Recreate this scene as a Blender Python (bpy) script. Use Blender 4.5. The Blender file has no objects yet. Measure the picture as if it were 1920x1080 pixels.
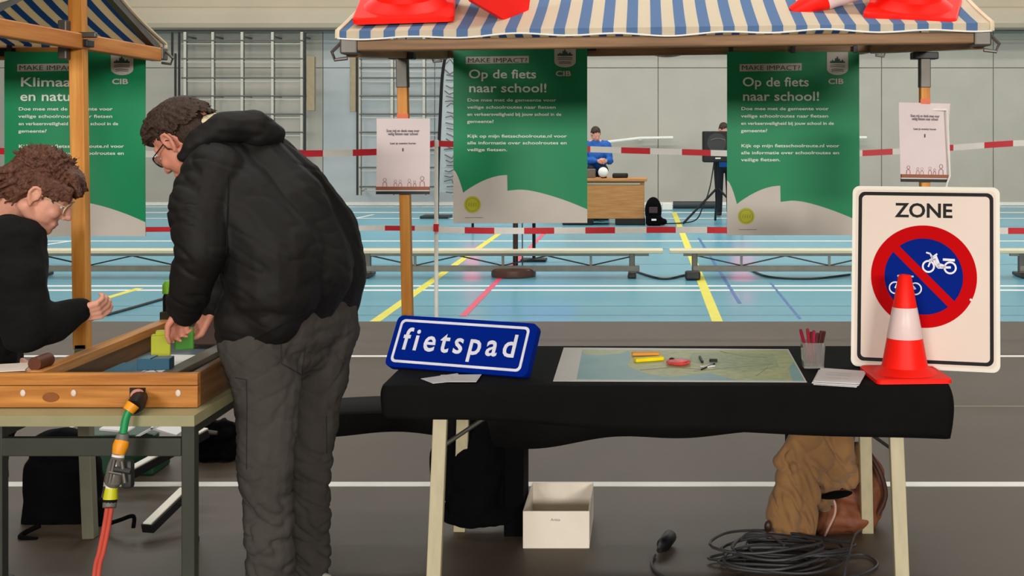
import bpy, bmesh, math, random
from mathutils import Vector, Matrix, noise
random.seed(7)
S = bpy.context.scene
COL = S.collection
PI = math.pi
# ------------------------------------------------------------ camera / world / light / exposure
F, CX, CY, H = 2300.0, 1208.0, 246.0, 1.55
cam_d = bpy.data.cameras.new('camera'); cam = bpy.data.objects.new('camera', cam_d); COL.objects.link(cam)
cam.location = (0, 0, H); cam.rotation_euler = (PI/2, 0, 0)
cam_d.sensor_width = 36.0; cam_d.sensor_fit = 'HORIZONTAL'; cam_d.lens = F/1920*36
cam_d.shift_x = (960-CX)/1920; cam_d.shift_y = -(540-CY)/1920
cam_d.clip_end = 200
S.camera = cam
w = bpy.data.worlds.new('world'); S.world = w; w.use_nodes = True
w.node_tree.nodes['Background'].inputs[0].default_value = (0.9, 0.95, 1, 1)
w.node_tree.nodes['Background'].inputs[1].default_value = 0.3
S.view_settings.view_transform = 'Standard'; S.view_settings.look = 'None'
S.view_settings.gamma = 1.0; S.view_settings.exposure = 0.12; S.view_settings.use_curve_mapping = False

def area(name, loc, size, power, color=(1, 1, 1), rot=(0, 0, 0)):
    l = bpy.data.lights.new(name, 'AREA'); l.shape = 'RECTANGLE'; l.size, l.size_y = size
    l.energy = power; l.color = color
    o = bpy.data.objects.new(name, l); COL.objects.link(o); o.location = loc; o.rotation_euler = rot
    return o
for (ly, p) in ((21.0, 250), (16.0, 230), (11.0, 150)):
    for lx in (-8, 0, 8):
        area('hall_and_fill_lamp', (lx, ly, 6.8), (6.5, 1.0), p, (1.0, 0.965, 0.91))
for (lx, p) in ((-3.5, 90), (0.8, 150), (5.5, 50)):
    area('hall_and_fill_lamp', (lx, 4.2, 6.8), (3.5, 0.8), p, (1.0, 0.97, 0.92))
for (lx, p) in ((-5.0, 1250), (5.0, 1450)):
    area('hall_and_fill_lamp', (lx, -13.0, 3.7), (4.5, 1.4), p, (1.0, 0.95, 0.90), (math.radians(84), 0, 0))  # added low fill lamps behind the camera, lighting stall fronts below the canopy

# ------------------------------------------------------------ materials
def lin(c):
    def f(v):
        v /= 255.0
        return v/12.92 if v <= 0.04045 else ((v+0.055)/1.055)**2.4
    return (f(c[0]), f(c[1]), f(c[2]), 1)
MATS = {}
def mat(name, rgb, rough=0.6, var=0.08, scale=12, bump=0.0, bscale=60, metal=0.0, trans=0.0, emit=0, spec=0.3,
        stretch=(1, 1, 1), rgb2=None, sheen=0, sss=0):
    if name in MATS: return MATS[name]
    m = bpy.data.materials.new(name); m.use_nodes = True; nt = m.node_tree; N = nt.nodes; L = nt.links
    b = N['Principled BSDF']
    b.inputs['Roughness'].default_value = rough; b.inputs['Metallic'].default_value = metal
    b.inputs['Specular IOR Level'].default_value = spec
    if trans: b.inputs['Transmission Weight'].default_value = trans
    if sheen: b.inputs['Sheen Weight'].default_value = sheen
    if sss:
        b.inputs['Subsurface Weight'].default_value = sss; b.inputs['Subsurface Radius'].default_value = (0.02, 0.008, 0.004)
    c = lin(rgb)
    tc = N.new('ShaderNodeTexCoord'); mp = N.new('ShaderNodeMapping'); mp.inputs['Scale'].default_value = stretch
    L.new(tc.outputs['Object'], mp.inputs['Vector'])
    nz = N.new('ShaderNodeTexNoise'); nz.inputs['Scale'].default_value = scale; nz.inputs['Detail'].default_value = 5
    L.new(mp.outputs['Vector'], nz.inputs['Vector'])
    mx = N.new('ShaderNodeMix'); mx.data_type = 'RGBA'
    c2 = lin(rgb2) if rgb2 else tuple(min(1, v*(1+var)) for v in c[:3])+(1,)
    c1 = c if rgb2 else tuple(v*(1-var) for v in c[:3])+(1,)
    mx.inputs['A'].default_value = c1; mx.inputs['B'].default_value = c2
    rp = N.new('ShaderNodeMapRange'); rp.inputs['From Min'].default_value = 0.32; rp.inputs['From Max'].default_value = 0.68
    L.new(nz.outputs['Fac'], rp.inputs['Value']); L.new(rp.outputs['Result'], mx.inputs['Factor'])
    L.new(mx.outputs['Result'], b.inputs['Base Color'])
    if emit:
        b.inputs['Emission Color'].default_value = c; b.inputs['Emission Strength'].default_value = emit
    if bump:
        n2 = N.new('ShaderNodeTexNoise'); n2.inputs['Scale'].default_value = bscale; n2.inputs['Detail'].default_value = 3
        L.new(mp.outputs['Vector'], n2.inputs['Vector'])
        bp = N.new('ShaderNodeBump'); bp.inputs['Strength'].default_value = bump; bp.inputs['Distance'].default_value = 0.01
        L.new(n2.outputs['Fac'], bp.inputs['Height']); L.new(bp.outputs['Normal'], b.inputs['Normal'])
    MATS[name] = m
    return m
def wood(name, a, b, axis, rough=0.5):
    st = [14, 14, 14]; st[axis] = 0.9
    return mat(name, a, rough, rgb2=b, scale=3.0, stretch=tuple(st), bump=0.08, bscale=8)
def stripes(name, pitch, ca, cb, off=0):
    m = bpy.data.materials.new(name); m.use_nodes = True; nt = m.node_tree; N = nt.nodes; L = nt.links
    b = N['Principled BSDF']; b.inputs['Roughness'].default_value = 0.75
    tc = N.new('ShaderNodeTexCoord'); sx = N.new('ShaderNodeSeparateXYZ'); L.new(tc.outputs['Object'], sx.inputs[0])
    ad = N.new('ShaderNodeMath'); ad.operation = 'ADD'; ad.inputs[1].default_value = 50*pitch+off; L.new(sx.outputs[0], ad.inputs[0])
    dv = N.new('ShaderNodeMath'); dv.operation = 'DIVIDE'; dv.inputs[1].default_value = pitch; L.new(ad.outputs[0], dv.inputs[0])
    fr = N.new('ShaderNodeMath'); fr.operation = 'FRACT'; L.new(dv.outputs[0], fr.inputs[0])
    gt = N.new('ShaderNodeMath'); gt.operation = 'GREATER_THAN'; gt.inputs[1].default_value = 0.53; L.new(fr.outputs[0], gt.inputs[0])
    mx = N.new('ShaderNodeMix'); mx.data_type = 'RGBA'; mx.inputs['A'].default_value = lin(ca); mx.inputs['B'].default_value = lin(cb)
    L.new(gt.outputs[0], mx.inputs['Factor']); L.new(mx.outputs['Result'], b.inputs['Base Color'])
    tr = N.new('ShaderNodeBsdfTranslucent'); L.new(mx.outputs['Result'], tr.inputs['Color'])
    ms = N.new('ShaderNodeMixShader'); ms.inputs[0].default_value = 0.42
    L.new(b.outputs[0], ms.inputs[1]); L.new(tr.outputs[0], ms.inputs[2])
    L.new(ms.outputs[0], N['Material Output'].inputs['Surface'])
    return m

M_WALL = mat('wall paint', (177, 171, 160), 0.8, 0.04, 1.5)
M_WALLB = mat('wall paint cool', (181, 186, 187), 0.8, 0.03, 1.5)
M_GAP = mat('panel joint', (142, 140, 133), 0.9)
M_BEIGE = mat('beige bulkhead', (182, 168, 148), 0.55, 0.04, 1)
M_BLUEFLOOR = mat('blue sports floor', (104, 164, 184), 0.25, 0.05, 0.6, stretch=(0.15, 2.5, 1), bump=0.02, bscale=3)
M_SHEET = mat('brown grey floor sheet', (82, 71, 60), 0.5, 0.07, 2, spec=0.2, bump=0.05, bscale=50)
M_WHITE = mat('white paint', (232, 230, 222), 0.5, 0.03)
M_TAPEW = mat('white tape', (235, 232, 226), 0.5, 0.03)
M_YEL = mat('yellow line', (226, 216, 84), 0.4, 0.05)
M_PINK = mat('red line', (222, 84, 110), 0.4, 0.05)
M_NAVY = mat('blue line', (70, 110, 165), 0.4, 0.05)
M_DKLINE = mat('dark line', (84, 130, 150), 0.4, 0.05)
M_POST = wood('stall post wood', (196, 124, 44), (222, 156, 72), 2, 0.5)
M_BEAM = wood('stall beam wood', (180, 110, 44), (210, 144, 70), 0)
M_BEAMY = wood('stall side beam wood', (192, 112, 44), (218, 146, 70), 1)
M_BEAMOLD = wood('weathered beam wood', (118, 86, 54), (158, 122, 84), 0)
M_BEAMOLDY = wood('weathered side beam wood', (128, 94, 60), (164, 126, 84), 1)
M_STEEL = mat('galvanised steel', (104, 101, 95), 0.5, 0.1, metal=0.7)
M_DSTEEL = mat('dark steel', (52, 52, 52), 0.45, 0.1, metal=0.4)
M_OLIVE = mat('olive grey paint', (118, 116, 98), 0.5, 0.08)
M_DOLIVE = mat('dark olive painted frame', (56, 58, 50), 0.4, 0.08)
M_TTOP = mat('olive tabletop laminate', (152, 148, 112), 0.35, 0.04)
M_BLACKC = mat('black tablecloth', (12, 12, 12), 0.85, 0.15, 8, bump=0.15, bscale=9, spec=0.12)
M_BLACK = mat('black plastic', (16, 16, 17), 0.5, 0.1)
M_BLACKF = mat('black fabric', (5, 5, 6), 0.95, 0.15, spec=0.1)
M_CREAM = mat('cream leg paint', (184, 174, 142), 0.45, 0.07, 6, stretch=(8, 8, 1))
M_GREEN = mat('banner green', (0, 134, 84), 0.5, 0.03, 2)
M_BWHITE = mat('banner white', (196, 190, 180), 0.55, 0.02)
M_BTEXT = mat('banner lettering', (226, 236, 226), 0.6, 0.02)
M_BTEXTS = mat('banner small lettering', (150, 190, 165), 0.6, 0.02)
M_BDARK = mat('banner dark green ink', (30, 74, 58), 0.6, 0.02)
M_LIME = mat('lime badge', (172, 172, 30), 0.5, 0.04)
M_LIMED = mat('olive badge print', (132, 134, 22), 0.5, 0.04)
M_PAPER = mat('paper', (222, 208, 208), 0.7, 0.02)
M_PAPERW = mat('white paper', (236, 234, 234), 0.6, 0.02)
M_INK = mat('grey ink', (92, 84, 88), 0.7, 0.02)
M_INKR = mat('brown red ink', (150, 84, 78), 0.7, 0.02)
M_RED = mat('cone red', (255, 26, 10), 0.5, 0.02, spec=0.25)
M_BAND = mat('cone white band', (238, 212, 208), 0.35, 0.03)
M_TAPER = mat('barrier tape red', (206, 28, 44), 0.4, 0.03)
M_SBLUE = mat('sign blue', (0, 33, 132), 0.6, 0.04, 3, spec=0.04)
M_SRED = mat('sign red', (196, 2, 8), 0.6, 0.03, 3, spec=0.04)
M_SWHITE = mat('sign white sheeting', (228, 212, 198), 0.5, 0.03, 2)
M_SRIM = mat('sign cream rim', (226, 222, 206), 0.35, 0.02)
M_SBLACK = mat('sign black', (10, 10, 10), 0.5, spec=0.15)
M_SICON = mat('sign icon white', (226, 226, 236), 0.35)
M_SKIN = mat('skin', (222, 160, 136), 0.5, 0.06, 20, sss=0.08)
M_SKIN2 = mat('ruddy skin', (206, 138, 114), 0.5, 0.06, 20, sss=0.08)
M_LIP = mat('lips', (168, 82, 76), 0.45)
M_HAIRM = mat('dark brown hair', (58, 42, 32), 0.6, 0.35, 90, bump=0.6, bscale=160)
M_HAIRW = mat('auburn brown hair', (94, 60, 44), 0.55, 0.4, 90, bump=0.6, bscale=160)
M_JACKET = mat('black softshell', (19, 17, 16), 0.68, 0.12, 4, spec=0.28, bump=0.25, bscale=14)
M_TROUS = mat('charcoal twill', (66, 62, 58), 0.9, 0.1, 6, bump=0.5, bscale=22)
M_SWEAT = mat('black jumper', (7, 7, 8), 0.95, 0.15, 20, bump=0.3, bscale=60)
M_LENS = mat('lens', (225, 230, 230), 0.05, 0, trans=0.9)
M_GLFRAME = mat('pale glasses frame', (214, 190, 150), 0.35)
M_EYE = mat('eye white', (225, 220, 215), 0.3)
M_BOXW = wood('honey box wood', (156, 92, 34), (206, 142, 68), 0, 0.4)
M_BOXWY = wood('honey rail wood', (176, 112, 52), (214, 152, 86), 1, 0.45)
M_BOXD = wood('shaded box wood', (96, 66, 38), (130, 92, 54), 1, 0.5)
M_LINER = mat('grey blue liner', (104, 118, 124), 0.35, 0.1, 6)

# ------------------------------------------------------------ helpers
def W(px, py, Y): return Vector(((px-CX)/F*Y, Y, H-(py-CY)/F*Y))
def FL(px, py):
    Y = F*H/(py-CY); return Vector(((px-CX)/F*Y, Y, 0))
def root_mat(p):
    while p.parent: p = p.parent
    return p.matrix_basis.copy()
def finish(name, me, m, parent=None, smooth=False, kind=None, **tags):
    if isinstance(m, (list, tuple)):
        for x in m: me.materials.append(x)
    elif m: me.materials.append(m)
    if smooth:
        me.polygons.foreach_set('use_smooth', [True]*len(me.polygons))
    o = bpy.data.objects.new(name, me); COL.objects.link(o)
    if parent:
        me.transform(root_mat(parent).inverted()); o.parent = parent
    else:
        vs = [v.co for v in me.vertices]
        if vs:
            lo = Vector([min(v[i] for v in vs) for i in range(3)]); hi = Vector([max(v[i] for v in vs) for i in range(3)])
            c = Vector(((lo.x+hi.x)/2, (lo.y+hi.y)/2, lo.z))
            if not tags.get('keep'):
                me.transform(Matrix.Translation(-c)); o.location = c
    if kind: o['kind'] = kind
    for k in ('label', 'category', 'group'):
        if tags.get(k): o[k] = tags[k]
    me.update()
    return o
def obj(name, bm, m, parent=None, smooth=False, **k):
    me = bpy.data.meshes.new(name); bmesh.ops.recalc_face_normals(bm, faces=bm.faces[:]); bm.to_mesh(me); bm.free()
    if smooth:
        o = finish(name, me, m, parent, True, **k)
        try: me.set_sharp_from_angle(angle=math.radians(42))
        except Exception: pass
        return o
    return finish(name, me, m, parent, False, **k)
def thing(name, label, cat, loc=(0, 0, 0), rotz=0, group=None):
    o = bpy.data.objects.new(name, None); COL.objects.link(o); o.location = loc; o.rotation_euler = (0, 0, rotz)
    o.matrix_basis = Matrix.Translation(Vector(loc)) @ Matrix.Rotation(rotz, 4, 'Z')
    o.empty_display_size = 0.1
    o['label'] = label; o['category'] = cat
    if group: o['group'] = group
    return o
def dup(root, loc, label=None, rotz=None):
    r = root.copy(); COL.objects.link(r); r.location = loc
    if rotz is not None: r.rotation_euler = (0, 0, rotz)
    if label: r['label'] = label
    for ch in list(root.children):
        c = ch.copy(); COL.objects.link(c); c.parent = r
        for g in list(ch.children):
            d = g.copy(); COL.objects.link(d); d.parent = c
    return r
def nb(): return bmesh.new()
def box(bm, c, s, R=None, bev=0.0):
    M = Matrix.Translation(Vector(c))
    if R is not None: M = M @ R.to_4x4()
    M = M @ Matrix.Diagonal((s[0], s[1], s[2], 1))
    r = bmesh.ops.create_cube(bm, size=1.0, matrix=M)
    if bev:
        es = set()
        for v in r['verts']: es.update(v.link_edges)
        bmesh.ops.bevel(bm, geom=list(es), offset=bev, segments=2, profile=0.5, affect='EDGES', clamp_overlap=True)
    return bm
def bar(bm, a, b, wx, wz, bev=0.0, up=Vector((0, 0, 1))):
    a, b = Vector(a), Vector(b); d = b-a; L = d.length; y = d.normalized()
    if abs(y.dot(up)) > 0.98: up = Vector((0, 1, 0))
    x = y.cross(up).normalized(); z = x.cross(y)
    R = Matrix((x, y, z)).transposed()
    return box(bm, (a+b)/2, (wx, L, wz), R, bev)
def tube(bm, pts, r, seg=8, caps=True):
    pts = [Vector(p) for p in pts]; n = len(pts); rings = []
    rr = r if isinstance(r, (list, tuple)) else [r]*n
    up = Vector((0, 0, 1))
    for i, p in enumerate(pts):
        d = (pts[min(i+1, n-1)]-pts[max(i-1, 0)])
        if d.length < 1e-9: d = Vector((0, 0, 1))
        d.normalize()
        if abs(d.dot(up)) > 0.97: up = Vector((1, 0, 0)) if abs(d.x) < 0.8 else Vector((0, 1, 0))
        x = d.cross(up).normalized(); z = x.cross(d).normalized(); up = z
        rings.append([bm.verts.new(p+(x*math.cos(2*PI*k/seg)+z*math.sin(2*PI*k/seg))*rr[i]) for k in range(seg)])
    for i in range(n-1):
        for k in range(seg):
            bm.faces.new((rings[i][k], rings[i][(k+1) % seg], rings[i+1][(k+1) % seg], rings[i+1][k]))
    if caps:
        bm.faces.new(rings[0][::-1]); bm.faces.new(rings[-1])
    return bm
def spline(pts, n=8):
    pts = [Vector(p) for p in pts]; out = []
    for i in range(len(pts)-1):
        p0 = pts[max(i-1, 0)]; p1 = pts[i]; p2 = pts[i+1]; p3 = pts[min(i+2, len(pts)-1)]
        for k in range(n):
            t = k/n
            out.append(0.5*((2*p1)+(p2-p0)*t+(2*p0-5*p1+4*p2-p3)*t*t+(3*p1-p0-3*p2+p3)*t**3))
    out.append(pts[-1]); return out
def lathe(bm, prof, seg=32, M=Matrix()):
    rings = []
    for (r, z) in prof:
        if r < 1e-6: rings.append([bm.verts.new(M @ Vector((0, 0, z)))])
        else: rings.append([bm.verts.new(M @ Vector((r*math.cos(2*PI*k/seg), r*math.sin(2*PI*k/seg), z))) for k in range(seg)])
    for a, b in zip(rings, rings[1:]):
        if len(a) == 1 and len(b) == 1: continue
        for k in range(seg):
            k2 = (k+1) % seg
            if len(a) == 1: bm.faces.new((a[0], b[k], b[k2]))
            elif len(b) == 1: bm.faces.new((a[k], a[k2], b[0]))
            else: bm.faces.new((a[k], a[k2], b[k2], b[k]))
    return bm
def prism(bm, poly, M, z0, z1):
    """2D polygon extruded between z0 and z1 of the plane M."""
    a = [bm.verts.new(M @ Vector((x, y, z0))) for x, y in poly]; b = [bm.verts.new(M @ Vector((x, y, z1))) for x, y in poly]
    n = len(poly)
    bm.faces.new(a[::-1]); bm.faces.new(b)
    for i in range(n): bm.faces.new((a[i], a[(i+1) % n], b[(i+1) % n], b[i]))
    return bm
def ring2(bm, outer, inner, M, z0, z1):
    n = len(outer); vo = []
    for z in (z0, z1):
        vo.append([bm.verts.new(M @ Vector((x, y, z))) for x, y in outer]); vo.append([bm.verts.new(M @ Vector((x, y, z))) for x, y in inner])
    o0, i0, o1, i1 = vo
    for k in range(n):
        q = (k+1) % n
        bm.faces.new((o1[k], o1[q], i1[q], i1[k])); bm.faces.new((o0[k], i0[k], i0[q], o0[q]))
        bm.faces.new((o0[k], o0[q], o1[q], o1[k])); bm.faces.new((i0[k], i1[k], i1[q], i0[q]))
    return bm
def rrect(x0, y0, x1, y1, r, n=7):
    out = []
    for (cx, cy, a0) in ((x1-r, y1-r, 0), (x0+r, y1-r, 90), (x0+r, y0+r, 180), (x1-r, y0+r, 270)):
        for k in range(n):
            a = math.radians(a0+90*k/(n-1)); out.append((cx+r*math.cos(a), cy+r*math.sin(a)))
    return out
def circ(cx, cy, rx, ry=None, n=48):
    ry = ry or rx
    return [(cx+rx*math.cos(2*PI*k/n), cy+ry*math.sin(2*PI*k/n)) for k in range(n)]
def stroke(bm, pts, w, M, z0, z1):
    for (a, b) in zip(pts, pts[1:]):
        d = Vector((b[0]-a[0], b[1]-a[1])); L = d.length
        if L < 1e-6: continue
        d /= L; n = Vector((-d.y, d.x))*w/2; e = d*w*0.3
        prism(bm, [(a[0]-e.x-n.x, a[1]-e.y-n.y), (b[0]+e.x-n.x, b[1]+e.y-n.y), (b[0]+e.x+n.x, b[1]+e.y+n.y), (a[0]-e.x+n.x, a[1]-e.y+n.y)], M, z0, z1)
    return bm
def plane(o, ex, ey):
    """matrix whose x, y span a plane and whose z is its outward normal"""
    ex = Vector(ex).normalized(); ey = Vector(ey); ez = ex.cross(ey).normalized(); ey = ez.cross(ex)
    M = Matrix((ex, ey, ez)).transposed().to_4x4(); M.translation = Vector(o); return M
def facecam(o): return plane(o, (1, 0, 0), (0, 0, 1))
def text(name, s, x, y, size, M, m, parent, z=0.001, ext=0.0004, off=0.0, align='LEFT', width=None, warp=None, space=1.0, shear=0.0, line=1.0):
    cu = bpy.data.curves.new('t', 'FONT'); cu.body = s; cu.size = size; cu.align_x = align; cu.extrude = ext; cu.offset = off
    cu.resolution_u = 3; cu.space_character = space; cu.shear = shear; cu.space_line = line
    t = bpy.data.objects.new('t', cu); COL.objects.link(t)
    bpy.context.view_layer.update()
    me = bpy.data.meshes.new_from_object(t.evaluated_get(bpy.context.evaluated_depsgraph_get()))
    bpy.data.objects.remove(t); bpy.data.curves.remove(cu)
    sx = 1
    if width and me.vertices:
        xs = [v.co.x for v in me.vertices]; sx = width/(max(xs)-min(xs))
    for v in me.vertices:
        c = Vector((v.co.x*sx+x, v.co.y+y, v.co.z+z))
        if warp: c.z += warp(c.x, c.y)
        v.co = M @ c
    me.materials.clear()
    return finish(name, me, m, parent)

# --- organic union: tapered capsules and ellipsoids fused into ONE continuous surface
def cap(bm, a, b, ra, rb, seg=16):
    a, b = Vector(a), Vector(b); d = b-a; L = max(d.length, 1e-5)
    q = d.to_track_quat('Z', 'Y').to_matrix().to_4x4() if d.length > 1e-5 else Matrix()
    M = Matrix.Translation(a) @ q; prof = []
    for k in range(6): t = -PI/2+k*(PI/2)/5; prof.append((ra*math.cos(t), ra*math.sin(t)))
    for k in range(6): t = k*(PI/2)/5; prof.append((rb*math.cos(t), L+rb*math.sin(t)))
    prof[0] = (0, -ra); prof[-1] = (0, L+rb)
    lathe(bm, prof, seg, M)
def ell(bm, c, r, R=None, seg=20):
    M = Matrix.Translation(Vector(c))
    if R is not None: M = M @ R.to_4x4()
    M = M @ Matrix.Diagonal((r[0], r[1], r[2], 1))
    bmesh.ops.create_uvsphere(bm, u_segments=seg, v_segments=seg//2+2, radius=1, matrix=M)
def chain(bm, pts, rs):
    for i in range(len(pts)-1): cap(bm, pts[i], pts[i+1], rs[i], rs[i+1])
def fuse(name, bm, vox, m, parent=None, it=3, disp=None, solid=True, **k):
    me = bpy.data.meshes.new(name); bm.to_mesh(me); bm.free()
    t = bpy.data.objects.new('tmp', me); COL.objects.link(t)
    r = t.modifiers.new('r', 'REMESH'); r.mode = 'VOXEL'; r.voxel_size = vox
    if it:
        s = t.modifiers.new('s', 'SMOOTH'); s.factor = 0.5; s.iterations = it
    bpy.context.view_layer.update()
    m2 = bpy.data.meshes.new_from_object(t.evaluated_get(bpy.context.evaluated_depsgraph_get()))
    bpy.data.objects.remove(t); bpy.data.meshes.remove(me); m2.name = name
    if disp:
        m2.update(); nr = [v.normal.copy() for v in m2.vertices]
        for v, n in zip(m2.vertices, nr): v.co = v.co+n*disp(v.co)
    return finish(name, m2, m, parent, True, **k)
def frame3(f, u):
    f = Vector(f).normalized(); u = Vector(u); l = u.cross(f).normalized(); u = f.cross(l)
    return Matrix((f, l, u)).transposed().to_4x4()     # x forward, y left, z up

# ============================================================ ROOM
XL, XR, YB, YF, ZC = -15.0, 15.0, 25.6, -16.0, 7.2
bm = nb(); box(bm, (0, (YB+YF)/2, -0.054), (XR-XL, YB-YF, 0.1)); floor = obj('floor', bm, M_BLUEFLOOR, kind='structure')
for (ya, yb) in ((-16.0, -11.4), (-11.4, -6.8), (-6.8, -2.25), (-2.25, -0.72), (-0.72, 0.81), (0.81, 2.34), (2.34, 3.86), (3.86, 5.39), (5.39, 6.91), (6.91, 8.45), (8.45, 10.0)):
    bm = nb(); box(bm, (0, (ya+yb)/2, -0.002), (29.9, yb-ya-0.006, 0.004), bev=0.001); obj('floor_sheet', bm, M_SHEET, floor)
for (y, h, m) in ((5.385, 0.034, M_TAPEW), (8.45, 0.03, M_TAPEW), (6.91, 0.012, M_OLIVE)):
    bm = nb(); box(bm, (0, y, 0.0007), (29.9, h*2, 0.0012)); obj('seam_tape', bm, m, floor)
def mark(pa, pb, w, m, z=-0.0028):
    bm = nb(); a = FL(*pa); b = FL(*pb); a.z = b.z = z; bar(bm, a, b, w, 0.0016); obj('court_line', bm, m, floor)
for y in (387.5, 398, 409, 451.5, 535.5, 543.5):
    bm = nb(); Y = F*H/(y-CY); box(bm, (0, Y, -0.003), (29.8, 0.09 if y > 400 else 0.2, 0.0016)); obj('court_line', bm, M_WHITE, floor)
for y in (424, 466, 573, 590, 495):
    bm = nb(); Y = F*H/(y-CY); box(bm, (0, Y, -0.0031), (29.8, 0.025, 0.0012)); obj('court_line', bm, M_DKLINE, floor)
mark((1345, 602), (1264, 398), 0.09, M_YEL); mark((703, 602), (938, 436), 0.085, M_YEL, -0.0026)
mark((868, 592), (1024, 433), 0.06, M_PINK, -0.0022); mark((1500, 597), (1445, 530), 0.025, M_NAVY); mark((1387, 568), (1310, 446), 0.035, M_NAVY)
mark((190, 561), (262, 540), 0.08, M_YEL, -0.0024); mark((75, 460), (150, 449), 0.07, M_WHITE, -0.0024)
mark((640, 415), (700, 402), 0.07, M_WHITE, -0.0022)
for nm, c, s in (('wall_front', (0, YF-0.1, ZC/2), (XR-XL, 0.2, ZC)), ('wall_left', (XL-0.1, (YB+YF)/2, ZC/2), (0.2, YB-YF, ZC)),
                 ('wall_right', (XR+0.1, (YB+YF)/2, ZC/2), (0.2, YB-YF, ZC)), ('ceiling', (0, (YB+YF)/2, ZC+0.1), (XR-XL, YB-YF, 0.2))):
    bm = nb(); box(bm, c, s); obj(nm, bm, M_WALL, kind='structure')
bm = nb(); box(bm, (0, YB+0.1, ZC/2), (XR-XL, 0.2, ZC)); wb = obj('wall_back', bm, M_GAP, kind='structure')
pit = 210/F*25.5; x = (1234-CX)/F*25.5-pit*6; i = 0
while x < XR-0.2:
    x1 = min(x+pit, XR-0.02); xa = max(x, XL+0.02)
    cool = -7.1 < (xa+x1)/2 < -5.2 or i == 4
    if x1 > xa+0.1:
        for (za, zb) in ((0.0, 2.87), (2.87, 5.0), (5.0, 7.18)):
            bm = nb(); box(bm, ((xa+x1)/2, YB-0.02, (za+zb)/2), (x1-xa-0.014, 0.04, zb-za-0.014), bev=0.005)
            obj('wall_panel', bm, M_WALLB if cool and za < 3 else M_WALL, wb)
    x += pit; i += 1
bm = nb(); box(bm, (0, YB-0.055, 0.035), (XR-XL-0.1, 0.03, 0.07), bev=0.005); obj('baseboard_back', bm, M_WHITE, kind='structure')
bm = nb()   # rolled partition housing below the top of the wall
prof = [(YB-0.05, 3.62), (YB-0.55, 3.62), (YB-0.62, 3.66), (YB-0.66, 3.75), (YB-0.66, 3.95), (YB-0.6, 4.06), (YB-0.5, 4.1), (YB-0.5, 4.6), (YB-0.05, 4.6)]
A = [bm.verts.new((XL+0.05, y, z)) for y, z in prof]; B = [bm.verts.new((XR-0.05, y, z)) for y, z in prof]
for k in range(len(prof)):
    q = (k+1) % len(prof); bm.faces.new((A[k], A[q], B[q], B[k]))
bm.faces.new(A); bm.faces.new(B[::-1]); obj('trim_1', bm, M_BEIGE, smooth=False, kind='structure')
bm = nb(); box(bm, (0, YB-0.64, 3.6), (XR-XL-0.2, 0.03, 0.03)); obj('trim_shade_line', bm, M_DSTEEL, kind='structure')  # dark strip that puts the shade line under the housing into colour

# ============================================================ FAR HALL
M_FR = mat('pale frame paint', (188, 184, 172), 0.5, 0.05)
M_FRD = mat('frame grey steel', (96, 94, 88), 0.5, 0.08)  # darker grey steel for rungs, brackets, edge rails and the flag drawing
M_FRB = mat('beige guide board', (150, 134, 108), 0.6, 0.08)
def climbing_frame(label, ups, rungs, y0, y1, boards, rails, x0, x1):
    Y = 24.9; t = thing('climbing_frame', label, 'climbing frame', W((ups[0]+ups[-1])/2, 246+F*(H-0.0)/Y, Y), 0, 'folding climbing frames on the far wall')
    for x in ups:
        a, b = W(x, y0, Y), W(x, y1, Y); bm = nb(); box(bm, (a+b)/2, (0.055, 0.05, abs(a.z-b.z)), bev=0.008); u = obj('upright', bm, M_FR, t)
        bm = nb(); box(bm, (a+b)/2+Vector((0.034, 0.01, 0)), (0.014, 0.05, abs(a.z-b.z))); obj('edge_rail', bm, M_FRD, u)
        bm = nb()
        for y in (y0+8, (y0+y1)/2, y1-8): box(bm, W(x, y, Y)+Vector((0, 0.3, 0)), (0.03, 0.6, 0.03))
        obj('wall_bracket', bm, M_FRD, u)
    for y in rungs:
        bm = nb(); tube(bm, [W(x0, y, Y-0.02), W(x1, y, Y-0.02)], 0.017, 8); obj('rung', bm, M_FRD, t, True)
        bm = nb(); box(bm, (W(x0, y+6, Y)+W(x1, y+6, Y))/2, (abs(W(x0, y, Y).x-W(x1, y, Y).x), 0.02, 0.014)); obj('slat', bm, M_FR, t)
    for (xa, xb, ya, yb) in boards:
        a, b = W(xa, ya, Y-0.05), W(xb, yb, Y-0.05); bm = nb(); box(bm, (a+b)/2, (b.x-a.x, 0.12, a.z-b.z), bev=0.01); obj('guide_board', bm, M_FRB, t)
    for (x, ya, yb) in rails:
        a, b = W(x, ya, Y-0.05), W(x, yb, Y-0.05); bm = nb(); box(bm, (a+b)/2, (0.035, 0.05, a.z-b.z), bev=0.006); obj('guide_rail', bm, M_DSTEEL, t)
    return t
climbing_frame('grey folding climbing frame high on the far wall, behind the man in black', (347, 399, 454, 511, 566), (76, 110, 146, 180, 214, 248, 282), 60, 300,
               [(576, 591, 106, 208)], [(323, 60, 110), (329, 100, 300), (336, 60, 300), (572, 60, 300)], 340, 570)
climbing_frame('tall grey climbing frame on the far wall, behind the left stall post notice', (674, 735, 795, 850), (93, 110, 127, 146, 180, 214, 248, 281, 314, 350), 60, 366,
               [(657, 668, 106, 210)], [(670, 60, 366)], 674, 850)
# white rod fixed to the wall
bm = nb(); tube(bm, [W(1140, 266, 25.4), W(1200, 259, 25.4), W(1262, 258, 25.4)], 0.03, 8)
box(bm, W(1200, 260, 25.45), (0.06, 0.12, 0.06)); obj('wall_rod', bm, M_WHITE, None, True, label='thin white rod on the far wall right of the person in blue', category='rod')
bm = nb(); tube(bm, [W(1560, 258, 25.4), W(1625, 258, 25.4)], 0.03, 8); box(bm, W(1600, 258, 25.45), (0.06, 0.12, 0.06))
obj('wall_rod', bm, M_WHITE, None, True, label='thin white rod on the far wall, right of the right hand green banner', category='rod')

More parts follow.
